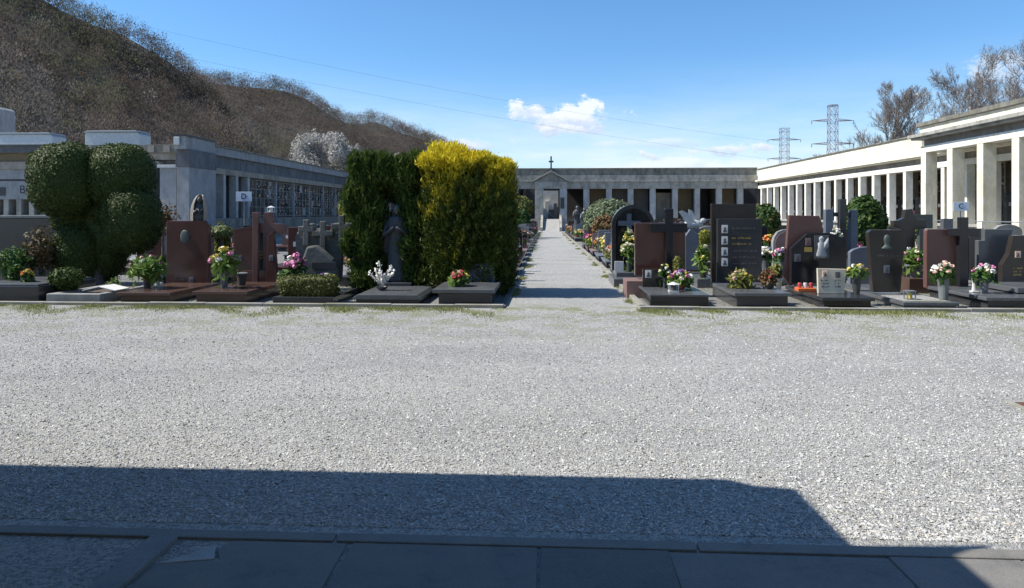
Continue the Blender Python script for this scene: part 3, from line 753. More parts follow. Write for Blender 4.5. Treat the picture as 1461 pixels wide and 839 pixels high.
# white wing continuing to the right with receding piers
ww = thing('white_wing', 'pale plastered wing with stepped bays between the shrub and the corner block', 'building', (-23, 38, 0))
mb = MB(); mb.box(wx(80.3), wx(262), YW + .2, YW + 4, 0, 4.45); obj('wall', mb, 'wall_bluewhite', ww)
mb = MB(); mb.box(wx(80.3), wx(266), YW - .3, YW + 4, 4.451, 4.8); obj('frieze', mb, 'wall_beige', ww, .01)
mb = MB(); mb.box(wx(80.3), wx(268), YW - .45, YW + 4, 4.801, 5.25); obj('fascia', mb, 'coping_dark', ww, .01)
mb = MB()
for k in range(6): mb.box(wx(130 + k * 22), wx(130 + k * 22 + 9), YW - .5, YW - .451, 4.85, 5.2)
obj('fascia_panels', mb, 'wall_beige', ww)
for pa, pb, pt, mt in ((206, 232, 236, 'wall_bluewhite'), (241, 264, 241, 'wall_bluewhite')):
    mb = MB(); mb.box(wx(pa), wx(pb), YW - .9, YW + .19, 0, fz(pt, wx(pa), YW)); obj('bay', mb, mt, ww, .01)
    zt = fz(pt, wx(pa), YW); mb = MB(); mb.box(wx(pa) - .1, wx(pb) + .1, YW - 1.0, YW + .19, zt + .001, zt + .16); obj('bay_cap', mb, 'metal_white', ww, .01)
# roof boxes
for (pa, pb, pt, pb2, lab) in ((3, 80, 191, 206, 'long pale skylight housing on the flat roof above the letter B'), (126, 203, 188, 203, 'long pale skylight housing on the roof behind the rounded topiary')):
    x0, x1 = fx(pa, 40.5), fx(pb, 40.5); z0 = 5.0; z1 = fz(pt, x0, 40.5)
    t = thing('roof_skylight', lab, 'skylight', ((x0 + x1) / 2, 40.5, z0))
    mb = MB(); mb.prism([(x0, z0), (x1, z0), (x1, z1 - .22), (x1 - .12, z1 - .08), (x0 + .06, z1 - .08), (x0, z1 - .15)], 40.2, 41.4); obj('housing', mb, 'metal_white', t, .02)
    mb = MB(); mb.prism([(x0 - .06, z1 - .079), (x1 - .05, z1 - .079), (x1 - .15, z1 + .02), (x0 + .2, z1 + .02)], 40.1, 41.5); obj('lid', mb, 'metal_grey', t, .01)
mb = MB(); mb.box(wx(-60), wx(232), 39.6, 42.2, 4.2, 5.0); tag(obj('roof_deck', mb, 'concrete_old', None, loc=(-27, 41, 4.2)), 'flat concrete roof deck carrying the two skylight housings', 'roof')
x1 = fx(22, 62.2); zt = fz(149, x1, 60)
t = thing('roof_block', 'plain tall pale plastered block rising behind the left wing', 'building', (x1 - 2.6, 62, 0))
mb = MB(); mb.prism([(x1 - 5.2, 0), (x1, 0), (x1, zt - .35), (x1 - .35, zt - .12), (x1 - 1.3, zt), (x1 - 5.2, zt + .05)], 60, 62.2); obj('wall', mb, 'wall_bluewhite', t, .02)
mb = MB(); mb.prism([(x1 - 5.3, zt + .052), (x1 - 1.32, zt + .002), (x1 - 1.3, zt + .06), (x1 - 5.3, zt + .12)], 59.9, 62.3); obj('coping', mb, 'metal_grey', t)
# ---------------------------------------------------------------- hills
def ridge_pts(lst):
    out = []
    for px, py, d in lst:
        u = (px - CX) / F_PX; out.append((d * (u * CS - SN), d * (CS + u * SN), EYE + (HY - py) * d / F_PX))
    return np.array(out)
RA = ridge_pts([(-900, -60, 240), (-500, -130, 250), (-200, -120, 262), (0, -62, 280), (60, -28, 286), (110, 3, 292), (150, 18, 298), (190, 33, 303), (235, 60, 310), (265, 88, 316), (300, 114, 322), (330, 150, 326), (360, 190, 330), (400, 240, 334), (430, 290, 338)])
RB = ridge_pts([(180, 104, 430), (280, 98, 440), (330, 106, 450), (400, 112, 462), (440, 126, 472), (480, 156, 482), (500, 162, 490), (540, 160, 500), (565, 173, 508), (600, 184, 520), (640, 202, 535), (690, 222, 555), (730, 240, 575), (800, 276, 600), (880, 300, 640)])
hA, hB = lumpf(3, .02), lumpf(9, .045)
def ridge_h(P, RP, wf, tree=6.0):
    best = np.full(len(P), 1e9); hz_ = np.zeros(len(P))
    for a, b in zip(RP[:-1], RP[1:]):
        ab = b[:2] - a[:2]; t = np.clip(((P - a[:2]) @ ab) / (ab @ ab), 0, 1)
        q = a[:2] + t[:, None] * ab; d = np.linalg.norm(P - q, axis=1); z = a[2] + t * (b[2] - a[2]) - tree
        m = d < best; best[m] = d[m]; hz_[m] = z[m]
    w = np.maximum(20, hz_ * wf); x = best / w
    return hz_ * np.clip(1 - x, 0, 1) ** .92, best
def terrain(P):
    a, da = ridge_h(P, RA, 1.75); b, db = ridge_h(P, RB, 1.9)
    P3 = np.concatenate([P, np.zeros((len(P), 1))], 1)
    n = hA(P3) * 7 + hB(P3) * 2.5
    h = np.maximum(a, b)
    return h + n * np.clip(h / 30, 0, 1) * np.clip(np.minimum(da, db) / 40, 0, 1)
xs = np.arange(-620, 240, 8.0); ysg = np.arange(60, 800, 8.0)
G = np.array([(x, y) for y in ysg for x in xs]); H = terrain(G)
nx = len(xs); vs_ = [(g[0], g[1], h - .6) for g, h in zip(G, H)]
fs_ = []
for j in range(len(ysg) - 1):
    for i in range(nx - 1):
        q = (j * nx + i, j * nx + i + 1, (j + 1) * nx + i + 1, (j + 1) * nx + i)
        if max(H[k] for k in q) > .05: fs_.append(q)
mb = MB(); mb.add(vs_, fs_); o = struct('hill', mb, 'hill_ground', smooth=True)
# woodland on the hills
NT = 13500
P = np.stack([rng.uniform(-600, 220, NT * 6), rng.uniform(60, 760, NT * 6)], 1); Hh = terrain(P)
u = (P[:, 0] * CS + P[:, 1] * SN) / (-P[:, 0] * SN + P[:, 1] * CS)
dist = np.linalg.norm(P, axis=1)
e = 3.0
slope = (terrain(P + (0, 4)) - Hh, terrain(P + (4, 0)) - Hh)
facing = (slope[0] * P[:, 1] + slope[1] * P[:, 0]) / dist
ok = (Hh > 3) & (u > -1.5) & (u < .12) & (facing > -1.6) & (rng.random(len(P)) < np.clip(480 / dist, .7, 1.0))
P, Hh, u, dist = P[ok][:NT], Hh[ok][:NT], u[ok][:NT], dist[ok][:NT]
n = len(P); print('hill trees', n)
tr = rng.uniform(2.8, 5.6, n); th_ = rng.uniform(6, 11, n)
# tree kinds: colour by stand
st = lumpf(21, .03)(np.concatenate([P, np.zeros((n, 1))], 1)); st2 = lumpf(33, .055)(np.concatenate([P, np.zeros((n, 1))], 1))
pal = np.array([(.15, .12, .098), (.175, .146, .122), (.185, .168, .148), (.12, .098, .08), (.135, .135, .075), (.045, .042, .030), (.16, .18, .07), (.26, .25, .225), (.15, .085, .055)])
pxs = CX + F_PX * u; pys = HY - F_PX * (Hh + 5 - EYE) / dist
kind = np.where(st > .25, 2, np.where(st < -.25, 3, rng.integers(0, 2, n)))
kind = np.where((st2 > .42) & (rng.random(n) < .6), 4, kind)
dA = ridge_h(P, RA, 1.75)[1]; nearA = ridge_h(P, RA, 1.75)[0] >= Hh - 8
band = nearA & (dA > 26) & (dA < 46) & (st2 > -.45)
kind = np.where(band & (rng.random(n) < .85), 5, kind)
kind = np.where((u < -.55) & (st < .1) & (rng.random(n) < .5), 4, kind); kind = np.where(rng.random(n) < .035, 5, kind); kind = np.where(rng.random(n) < .012, 7, kind); kind = np.where(rng.random(n) < .02, 8, kind); kind = np.where(rng.random(n) < .008, 6, kind)
K = 84
D = unit(rng.normal(size=(n, K, 3)) + (0, 0, .25)); rr = rng.uniform(.35, 1.0, (n, K, 1))
ctr = np.stack([P[:, 0], P[:, 1], Hh + th_ * .5], 1)[:, None, :]
sc3 = np.stack([tr, tr, th_ * .5], 1)[:, None, :]
C = (ctr + D * rr * sc3).reshape(-1, 3)
dirv = unit(D.reshape(-1, 3) + np.array((0, 0, .5)) + .35 * rng.normal(size=(n * K, 3)))
sideV = unit(np.cross(dirv, rng.normal(size=(n * K, 3))))
ever = np.repeat((kind == 5) | (kind == 6) | (kind == 7), K)
L = (rng.uniform(.5, 1.1, n * K) * np.where(ever, .8, 1))[:, None]; Wd = (rng.uniform(.10, .24, n * K) * np.where(ever, 1.8, 1))[:, None]
V = np.stack([C - dirv * L * .6, C + sideV * Wd, C + dirv * L * .6], 1)
tcol = pal[kind] * .86 * rng.uniform(.85, 1.15, (n, 1)); tcol = np.repeat(tcol, K, 0) * rng.uniform(.9, 1.1, (n * K, 1))
tint = np.concatenate([tcol, np.ones((n * K, 1))], 1)
me = quads('woodland', V, 'hill_twigs', tint, 3)
tag(link('woodland', me), 'brown leafless woodland covering the hillside', 'woodland', kind='stuff')
# ---------------------------------------------------------------- bare trees
def bare_tree(name, label, cat, X, Y, H, spread, seed, mat='bark_pale', counts=(9, 6, 5, 4), group=None, up=.35, tw=.016, nt_=6):
    r = random.Random(seed); root = thing(name, label, cat, (X, Y, 0), group)
    T, Cn = MB(), MB(); TW = []
    def vec(): return np.array([r.gauss(0, 1), r.gauss(0, 1), r.gauss(0, 1)])
    def grow(p, d, L, rad, lev):
        pts = [p]; n = 3 if lev > 1 else 5; dd = d.copy()
        for i in range(n):
            dd = unit(dd + vec() * .13 + np.array((0, 0, .06 * lev))); pts.append(pts[-1] + dd * L / n)
        rads = [max(tw * .5, rad * (1 - .7 * i / n)) for i in range(n + 1)]
        (T if lev <= 1 else Cn).tube(pts, rads, 7 if lev == 0 else (5 if lev == 1 else 3))
        if lev >= len(counts):
            TW.append((pts[-1], pts[0], L)); return
        for k in range(counts[lev]):
            t = (.25 if lev == 0 else .2) + (.8 if lev else .75) * (k + r.random()) / counts[lev]; t = min(.99, t)
            j = min(n - 1, int(t * n)); q = pts[j] + (pts[j + 1] - pts[j]) * (t * n - j); base = unit(pts[j + 1] - pts[j])
            side = unit(np.cross(base, vec())); a = r.uniform(.5, 1.1)
            nd_ = unit(base * math.cos(a) + side * math.sin(a) + np.array((0, 0, up * (.6 if lev else .2))))
            ln = (L * r.uniform(.42, .68) * (1.15 - .55 * t)) if lev else spread * r.uniform(.75, 1.1) * (1.2 - .6 * t)
            grow(q, nd_, ln, max(tw, rads[j] * .5), lev + 1)
    grow(np.array((X, Y, -.1)), np.array((r.uniform(-.05, .05), 0, 1.)), H * .80, H * .018, 0)
    obj('trunk', T, mat, root, smooth=True)
    q = np.random.default_rng(seed); B = np.array([a[1] for a in TW]); E = np.array([a[0] for a in TW]); Ls = np.array([a[2] for a in TW])
    m = nt_; n = len(B); t_ = q.uniform(.15, 1, (n, m, 1)); S = B[:, None] + (E - B)[:, None] * t_
    d = unit(unit(E - B)[:, None] + q.normal(size=(n, m, 3)) * .4 + (0, 0, .15)); l = (Ls[:, None, None] * q.uniform(.5, 1.1, (n, m, 1)))
    S2 = S + d * l * .5; d2 = unit(d + q.normal(size=(n, m, 3)) * .45)
    segs = [(S, d, l, tw * .8), (S2, d2, l * .7, tw * .6)]; Vv = []
    for (s_, dd_, ll_, w_) in segs:
        s_, dd_, ll_ = s_.reshape(-1, 3), dd_.reshape(-1, 3), ll_.reshape(-1, 1); sd_ = unit(np.cross(dd_, q.normal(size=dd_.shape))) * w_ * .5
        Vv.append(np.stack([s_ - sd_, s_ + sd_, s_ + dd_ * ll_ + sd_ * .4, s_ + dd_ * ll_ - sd_ * .4], 1))
    me = quads('crown', np.concatenate(Vv), 'twig', None, 4, Cn, (X, Y, 0)); link('crown', me, root)
    return root
bare_tree('bare_tree', 'dense rounded leafless tree farthest left behind the right colonnade', 'tree', fx(1286, 72), 72, fz(112, 30, 72), 5.4, 3, counts=(17, 8, 5, 4), tw=.017)
bare_tree('bare_tree', 'small leafless tree between the rounded tree and the tall one', 'tree', fx(1338, 66), 66, fz(135, 30, 66), 4.8, 4, counts=(14, 8, 5, 4), tw=.017)
bare_tree('bare_tree', 'tall leafless tree with wide spreading limbs above the portico', 'tree', fx(1384, 58), 58, fz(66, 30, 58), 5.6, 8, counts=(13, 8, 5, 4), tw=.015)
bare_tree('bare_tree', 'large leafless tree cut by the right edge of the view', 'tree', fx(1468, 52), 52, fz(62, 30, 52), 5.4, 12, counts=(14, 8, 5, 4), tw=.015)
bare_tree('bare_tree', 'low leafless tree between the two lattice pylons', 'tree', fx(1150, 120), 120, fz(216, 50, 120), 5.0, 15, counts=(12, 7, 5, 3), tw=.04)
# blossoming trees left
def blossom_tree(X, Y, z1, w, label, seed, cols):
    root = thing('blossom_tree', label, 'tree', (X, Y, 0), 'blossoming trees behind the columbarium'); r = np.random.default_rng(seed)
    mb = MB(); mb.tube([(X, Y, 0), (X + .2, Y, z1 * .35), (X - .1, Y, z1 * .8)], [.4, .28, .08], 7)
    Vs = []
    for k in range(13):
        a = r.uniform(0, 6.28); q = r.uniform(.15, .8) * w; zz = z1 * r.uniform(.42, .88) ; c3 = (X + q * math.cos(a), Y + q * math.sin(a) * .8, zz)
        mb.tube([(X, Y, z1 * .3), tuple((np.array(c3) + (X, Y, z1 * .3)) / 2 + r.normal(0, .3, 3)), c3], [.16, .09, .03], 5)
        s = w * r.uniform(.24, .38); Vv, *_ = blob(c3, (s, s, s * 1.25), 1700, .17, .4, 2, seed * 50 + k, .2, core=False); Vs.append(Vv)
    Vv, *_ = blob((X, Y, z1 * .86), (w * .3, w * .3, z1 * .14), 1500, .17, .4, 2, seed * 50 + 40, .2, core=False); Vs.append(Vv)
    obj('trunk', mb, 'bark', root); V = np.concatenate(Vs); leafobj('crown', V, 'blossom_white', root, tints(len(V), cols, [4, 2, 1], .9))
gw = [(.46, .45, .42), (.33, .32, .29), (.2, .18, .155)]
blossom_tree(fx(474, 86), 86, fz(186, -20, 86), 4.6, 'broad white blossoming tree behind the columbarium roof', 2, gw)
blossom_tree(fx(510, 90), 90, fz(208, -20, 90), 1.7, 'narrow white blossoming tree right of the broad blossoming one', 3, gw)
blossom_tree(fx(556, 84), 84, fz(222, -20, 84), 3.0, 'low whitish green budding tree seen above the dark conifers', 4, [(.36, .36, .30), (.20, .23, .10), (.25, .25, .2)])
# ---------------------------------------------------------------- pylons and wires
def pylon(label, X, Y, top, arms, wb, wt, arml):
    t = thing('lattice_pylon', label, 'pylon', (X, Y, 0), None); mb = MB(); r0 = .095
    zz = [0]; 
    while zz[-1] < top - .1: zz.append(min(top, zz[-1] + 3.0))
    def hw(z): return (wb + (wt - wb) * min(1, z / (top * .62))) / 2 if z < top * .62 else wt / 2
    cor = lambda z: [(X + sx * hw(z), Y + sy * hw(z), z) for sx, sy in ((-1, -1), (1, -1), (1, 1), (-1, 1))]
    for a, b in zip(zz, zz[1:]):
        A, B = cor(a), cor(b)
        for i in range(4):
            mb.tube([A[i], B[i]], r0, 4); mb.tube([A[i], B[(i + 1) % 4]], r0 * .7, 3); mb.tube([A[(i + 1) % 4], B[i]], r0 * .7, 3); mb.tube([B[i], B[(i + 1) % 4]], r0 * .7, 3)
    obj('tower', mb, 'pylon_steel', t)
    for z in arms:
        for s in (-1, 1):
            mb = MB(); tip = (X + s * arml, Y, z + .2)
            for sy in (-1, 1):
                mb.tube([(X + s * wt / 2, Y + sy * wt / 2, z), tip], .08, 4); mb.tube([(X + s * wt / 2, Y + sy * wt / 2, z + .7), tip], .08, 4)
            for q in (.25, .5, .75): mb.tube([(X + s * (wt / 2 + q * (arml - wt / 2)), Y, z), (X + s * (wt / 2 + q * (arml - wt / 2)), Y, z + .65 * (1 - q))], .06, 3)
            obj('arm', mb, 'pylon_steel', t)
            mb = MB(); mb.tube([(tip[0], tip[1], tip[2]), (tip[0], tip[1], tip[2] - 1.3)], [.16, .12], 6); obj('insulator', mb, 'metal_grey', t)
    return t
def world_at(px, py, d):
    u = (px - CX) / F_PX; return (d * (u * CS - SN), d * (CS + u * SN), EYE + (HY - py) * d / F_PX)
q = world_at(1188, 150, 250); pylon('taller nearer lattice pylon above the colonnade roof', q[0], q[1], q[2], [world_at(0, 173, 250)[2], world_at(0, 206, 250)[2]], 7, 2.7, 7.2); pA = q
q = world_at(1119, 183, 330); pylon('shorter farther lattice pylon near the corner of the arcades', q[0], q[1], q[2], [world_at(0, 200, 330)[2], world_at(0, 227, 330)[2]], 7.5, 3.5, 7.4); pB = q
def wire(a, b, sag, lab):
    a, b = np.array(a), np.array(b); pts = [tuple(a + (b - a) * t - np.array((0, 0, sag * 4 * t * (1 - t)))) for t in np.linspace(0, 1, 28)]
    mb = MB(); mb.tube(pts, .027, 4); tag(obj('power_line', mb, 'metal_dark', None, loc=tuple(a)), lab, 'power line')
wire(world_at(1096, 201, 330), world_at(-120, -42, 260), 5.6, 'upper power line crossing the blue sky above the hill')
wire(world_at(1096, 227, 330), world_at(-120, -4, 255), 4.4, 'lower power line crossing the sky just above the hill ridge')
# ---------------------------------------------------------------- plants, vases, statues
_bl = {}
def blossom_mesh(col):
    if col in _bl: return _bl[col]
    r = np.random.default_rng(hash(col) % 1000 if False else sum(map(ord, col)))
    n = 34; D = unit(r.normal(size=(n, 3)) + (0, 0, .35)); C = D * r.uniform(.35, 1, (n, 1))
    N = unit(D + .4 * r.normal(size=(n, 3))); A = unit(np.cross(N, r.normal(size=(n, 3)))); B = np.cross(N, A); s = r.uniform(.35, .6, (n, 1))
    V = np.stack([C - A * s, C - B * s, C + A * s, C + B * s], 1)
    core = MB(); core.ball((0, 0, 0), .55, 7, 5)
    _bl[col] = quads('blossom_' + col, V, 'petal_' + col, None, 4, core); return _bl[col]
def pot_mb(X, Y, Z, h, r, kind):
    mb = MB()
    if kind == 'vase': prof = [(r * .62, 0), (r * .66, .02), (r * .7, h * .1), (r * .85, h * .6), (r, h * .97), (r * 1.03, h), (r * .9, h), (r * .8, h * .9)]
    elif kind == 'cone': prof = [(r * .5, 0), (r * .55, .015), (r * 1.0, h), (r * .9, h), (r * .7, h * .8)]
    elif kind == 'bowl': prof = [(r * .55, 0), (r * .5, h * .15), (r * .75, h * .4), (r, h * .9), (r * 1.04, h), (r * .92, h), (r * .7, h * .7)]
    else: prof = [(r * .72, 0), (r * .95, h * .8), (r * 1.06, h * .82), (r * 1.06, h), (r * .95, h), (r * .9, h * .85)]
    mb.lathe(X, Y, [(a, Z + b) for a, b in prof], 18); return mb
def bouquet(name, label, X, Y, Z, ph, pr, fh, fw, cols, leaf='leaf_green', pot='vase', potm='pot_dark', nb=9, bs=.045, nl=260, cat='flowers', group=None, ls=.07, spread=1.0, droop=False):
    t = thing(name, label, cat, (X, Y, Z), group)
    obj('vase' if pot in ('vase', 'cone') else 'pot', pot_mb(X, Y, Z, ph, pr, pot), potm, t, smooth=False)
    base = np.array((X, Y, Z + ph * .9))
    D = unit(rng.normal(size=(nl, 3)) * (fw, fw, fh * .55) + (0, 0, fh * .55)); rr = rng.uniform(.12, 1, (nl, 1)) ** .7
    C = base + D * rr * (fw * spread, fw * spread, fh)
    V = flakes(C, rng.normal(size=(nl, 3)) * .6 + D * .2 + (0, -.3, .3), ls, 2.1, .5)
    core = MB()
    for k in range(6):
        a = rng.uniform(0, 6.28); core.tube([tuple(base - (0, 0, ph * .3)), tuple(base + np.array((math.cos(a) * fw * .5, math.sin(a) * fw * .5, fh * .75)))], .005, 4)
    leafobj('foliage', V, leaf, t, None, core)
    for k in range(nb):
        c = cols[k % len(cols)]; a = 2.4 * k + rng.uniform(-.5, .5); q = math.sqrt((k + .5) / nb)
        p = (X + q * fw * .85 * math.cos(a) * spread, Y + q * fw * .85 * math.sin(a) * spread - fw * .12, Z + ph + fh * (1.0 - .62 * q * q) * rng.uniform(.8, 1.05))
        o = link('blossom', blossom_mesh(c), t); o.location = (p[0] - X, p[1] - Y, p[2] - Z); s = bs * rng.uniform(.75, 1.2); o.scale = (s, s, s * .8); o.rotation_euler = (rng.uniform(-.5, .9), rng.uniform(-.4, .4), rng.uniform(0, 6))
    return t
def figure_mb(X, Y, Z, H, pose='pray', wide=1.0):
    """robed standing figure with veil, one continuous lathed body plus arms merged"""
    mb = MB(); w = H * .5 * wide
    prof = [(.30, 0), (.31, .02), (.27, .12), (.24, .3), (.225, .45), (.215, .56), (.235, .68), (.25, .76), (.235, .81), (.14, .845), (.095, .865), (.10, .88), (.118, .92), (.115, .96), (.085, .99), (.03, 1.0)]
    mb.lathe(X, Y, [(r * w, Z + z * H) for r, z in prof], 28, 1, .78, .045, 9)
    hb = H * .068
    mb.ball((X, Y - hb * .5, Z + H * .925), (hb * .72, hb * .7, hb), 10, 8)
    mb.ball((X, Y - hb * 1.2, Z + H * .915), (hb * .12, hb * .2, hb * .22), 6, 4)
    for s in (-1, 1):
        sh = (X + s * .235 * w, Y, Z + .77 * H); elb = (X + s * .30 * w, Y - .10 * w, Z + .60 * H)
        hd = (X + s * .03 * w, Y - .30 * w, Z + .70 * H) if pose == 'pray' else (X + s * .42 * w, Y - .22 * w, Z + .50 * H)
        mb.tube([sh, elb, hd], [.085 * w, .08 * w, .035 * w], 8)
    return mb
def statue(label, X, Y, Z, H, mat, pose='pray', group=None, base=True):
    t = thing('statue', label, 'statue', (X, Y, Z), group)
    z = Z
    if base: mb = MB(); mb.box(X - H * .2, X + H * .2, Y - H * .18, Y + H * .18, Z, Z + H * .08); obj('pedestal', mb, mat, t, .008); z += H * .08
    obj('figure', figure_mb(X, Y, z, H * .92, pose), mat, t, smooth=True)
    if H > 1.2: hh = H * .92; mb = MB(); mb.ball((X, Y - hh * .045, z + hh * .925), (hh * .047, hh * .045, hh * .062), 10, 8); mb.ball((X, Y - hh * .092, z + hh * .918), (hh * .009, hh * .013, hh * .014), 6, 4); obj('face', mb, 'granite_grey', t, smooth=True)
    return t
def lantern(label, X, Y, Z, h, w, body='porcelain', top='metal_grey'):
    t = thing('grave_lantern', label, 'lantern', (X, Y, Z)); mb = MB(); mb.box(X - w / 2, X + w / 2, Y - w / 2, Y + w / 2, Z, Z + h * .12)
    for sx in (-1, 1):
        for sy in (-1, 1): mb.box(X + sx * w * .42 - .006, X + sx * w * .42 + .006, Y + sy * w * .42 - .006, Y + sy * w * .42 + .006, Z + h * .1201, Z + h * .75)
    obj('frame', mb, top, t); mb = MB(); mb.lathe(X, Y, [(w * .3, Z + h * .121), (w * .32, Z + h * .3), (w * .3, Z + h * .7)], 12); obj('candle', mb, body, t)
    mb = MB(); mb.lathe(X, Y, [(w * .72, Z + h * .751), (w * .6, Z + h * .8), (w * .2, Z + h * .95), (w * .08, Z + h)], 4 if w > .12 else 10); obj('roof', mb, top, t); return t
def shrub(name, label, cat, X, Y, Z, r, mat, n=1500, size=.05, power=2.0, lump=.12, seed=1, cols=None, wts=None, trunk=True, group=None, inner=.8):
    t = thing(name, label, cat, (X, Y, 0), group)
    if trunk: mb = MB(); mb.tube([(X, Y, 0), (X + .02, Y, Z)], [.04 * max(1, r[0]), .03], 7); obj('trunk', mb, 'bark', t)
    V, tt, D, core = blob((X, Y, Z), r, n, size, lump, power, seed, inner)
    ti = tints(n, cols, wts, .6) if cols else None
    leafobj('crown', V, mat, t, ti, core); return t
def pp(pts, Y): return [(fx(a, Y), fz(b, fx(a, Y), Y)) for a, b in pts]
def pslab(parent, name, pts, Y, th, mat, bev=.006):
    mb = MB(); mb.prism(pp(pts, Y), Y, Y + th); return obj(name, mb, mat, parent, bev)
def portrait(parent, px, py, Y, w=.09, h=.12, frame='porcelain'):
    X = fx(px, Y); z = fz(py, X, Y)
    mb = MB(); mb.box(X - w / 2, X + w / 2, Y - .014, Y - .001, z - h / 2, z + h / 2); o = obj('portrait', mb, frame, parent, .003)
    mb = MB(); Yf = Y - .015; mb.ball((X, Yf, z + h * .08), (w * .19, .004, h * .17), 8, 5); mb.prism([(X - w * .34, z - h * .36), (X + w * .34, z - h * .36), (X + w * .2, z - h * .08), (X - w * .2, z - h * .08)], Yf - .003, Yf + .0005)
    me = mesh_of('sitter', mb, 'portrait_ink', False, wloc(o)); q = link('sitter', me, o); return o
def inscription(parent, X0, X1, z, Y, rows=3, mat='gold', h=.028, gap=.06, seed=0):
    r = random.Random(seed + int(X0 * 100)); mb = MB()
    for k in range(rows):
        x = X0 + r.uniform(0, .05)
        while x < X1:
            w = r.uniform(.012, .022); hh = h * r.choice((.75, 1, 1)); mb.box(x, x + w * .35, Y - .004, Y - .0005, z - k * gap, z - k * gap + hh)
            if r.random() < .7: mb.box(x + w * .36, x + w, Y - .004, Y - .0005, z - k * gap + r.choice((0, hh * .45, hh * .8)), z - k * gap + r.choice((0, hh * .45, hh * .8)) + hh * .22 + .001)
            x += w + .01
            if r.random() < .16: x += .03
    return obj('inscription', mb, mat, parent)
# ================================================================ front row, left block
YF = 12.2
def front(px): return fx(px, YF)
# L0 dark family tomb and planter at the left edge
g = thing('family_tomb', 'wide dark granite family tomb with pale capping at the left edge', 'tomb', (fx(20, 15.2), 15, 0))
Y = 15.0; xa, xb = fx(-110, Y), fx(84, Y); zt = fz(311, xb, Y)
mb = MB(); pts = [(xa, .0), (xb + .1, 0), (xb + .1, zt - .42), (xb + .02, zt - .12), (xb - .12, zt)] + [(xa, zt)]; mb.prism(pts, Y, Y + .22); obj('headstone', mb, 'granite_dark', g, .01)
mb = MB(); mb.prism([(xa - .03, zt + .002), (xb - .10, zt + .002), (xb + .06, zt - .10), (xb + .13, zt - .40), (xb + .18, zt - .40), (xb + .10, zt - .06), (xb - .08, zt + .06), (xa - .03, zt + .05)], Y - .04, Y + .25); obj('capping', mb, 'granite_light', g, .006)
mb = MB(); mb.box(xa, xb + .05, YF + .1, Y - .1, 0, .22); obj('slab', mb, 'granite_dark', g, .01)
xf = front(55); g = thing('planter_grave', 'dark granite box grave at the left edge in front of the family tomb', 'grave', (xf - .6, 13, 0))
mb = MB(); mb.box(xf - 1.3, xf, YF, YF + 1.6, 0, .30); obj('slab', mb, 'granite_dark', g, .012)
mb = MB(); mb.box(xf - 1.25, xf - .05, YF + .05, YF + 1.55, .301, .33); obj('lid', mb, 'granite_grey', g, .006)
bouquet('flower_pot', 'orange flowers in a low dark bowl on the left edge grave', fx(40, 12.7), 12.7, .33, .08, .09, .14, .11, ['orange', 'orange', 'yellow'], pot='bowl', nb=10, bs=.045, nl=90)
bouquet('flower_pot', 'small leafy green plant left of the orange flowers', fx(24, 13.0), 13.0, .33, .10, .08, .20, .14, ['yellow'], leaf='leaf_green', pot='pot', nb=2, bs=.02, nl=160)
shrub('shrub', 'dull brown green bush against the family tomb at the left edge', 'shrub', fx(58, 14.5), 14.5, .75, (.42, .28, .48), 'leaf_rust', 1100, .05, lump=.35, seed=91, cols=[(.05, .06, .02), (.09, .06, .03)], wts=[2, 1], inner=.5)
shrub('shrub', 'low dark green plant left of the brown bush', 'shrub', fx(20, 14.3), 14.3, .55, (.4, .3, .38), 'leaf_green', 1000, .05, lump=.35, seed=92, inner=.5)
# L1 light kerb grave
xa, xb = front(66), front(143)
g = thing('kerb_grave', 'pale granite kerb grave with planted bed and open marble book', 'grave', ((xa + xb) / 2, 13, 0))
mb = MB(); mb.box(xa, xb, YF, YF + .13, 0, .17); mb.box(xa, xa + .13, YF + .131, 14.2, 0, .168); mb.box(xb - .13, xb, YF + .131, 14.2, 0, .168); mb.box(xa, xb, 14.201, 14.3, 0, .18); obj('kerb', mb, 'granite_light', g, .012)
mb = MB(); mb.box(xa + .131, xb - .131, YF + .131, 14.2, .0, .11); obj('soil', mb, 'soil', g)
mb = MB(); x0 = xa + .42; mb.prism([(x0, .18), (x0 + .3, .25), (x0 + .31, .27), (x0, .20)], 12.55, 13.0); mb.prism([(x0 + .31, .27), (x0 + .62, .20), (x0 + .62, .18), (x0 + .31, .25)], 12.55, 13.0); obj('marble_book', mb, 'marble_white', g, .003)
shrub('shrub', 'small rounded shrub low on the pale kerb grave below the topiary', 'shrub', fx(94, 12.75), 12.75, .38, (.30, .28, .22), 'leaf_topiary', 1400, .04, lump=.12, seed=4, trunk=True)
bouquet('flower_pot', 'tiny pale sprig plant at the right end of the kerb grave', fx(163, 13.6), 13.6, 0.0, .12, .07, .22, .13, ['cream'], leaf='leaf_fresh', pot='pot', potm='pot_grey', nb=3, bs=.02, nl=80)
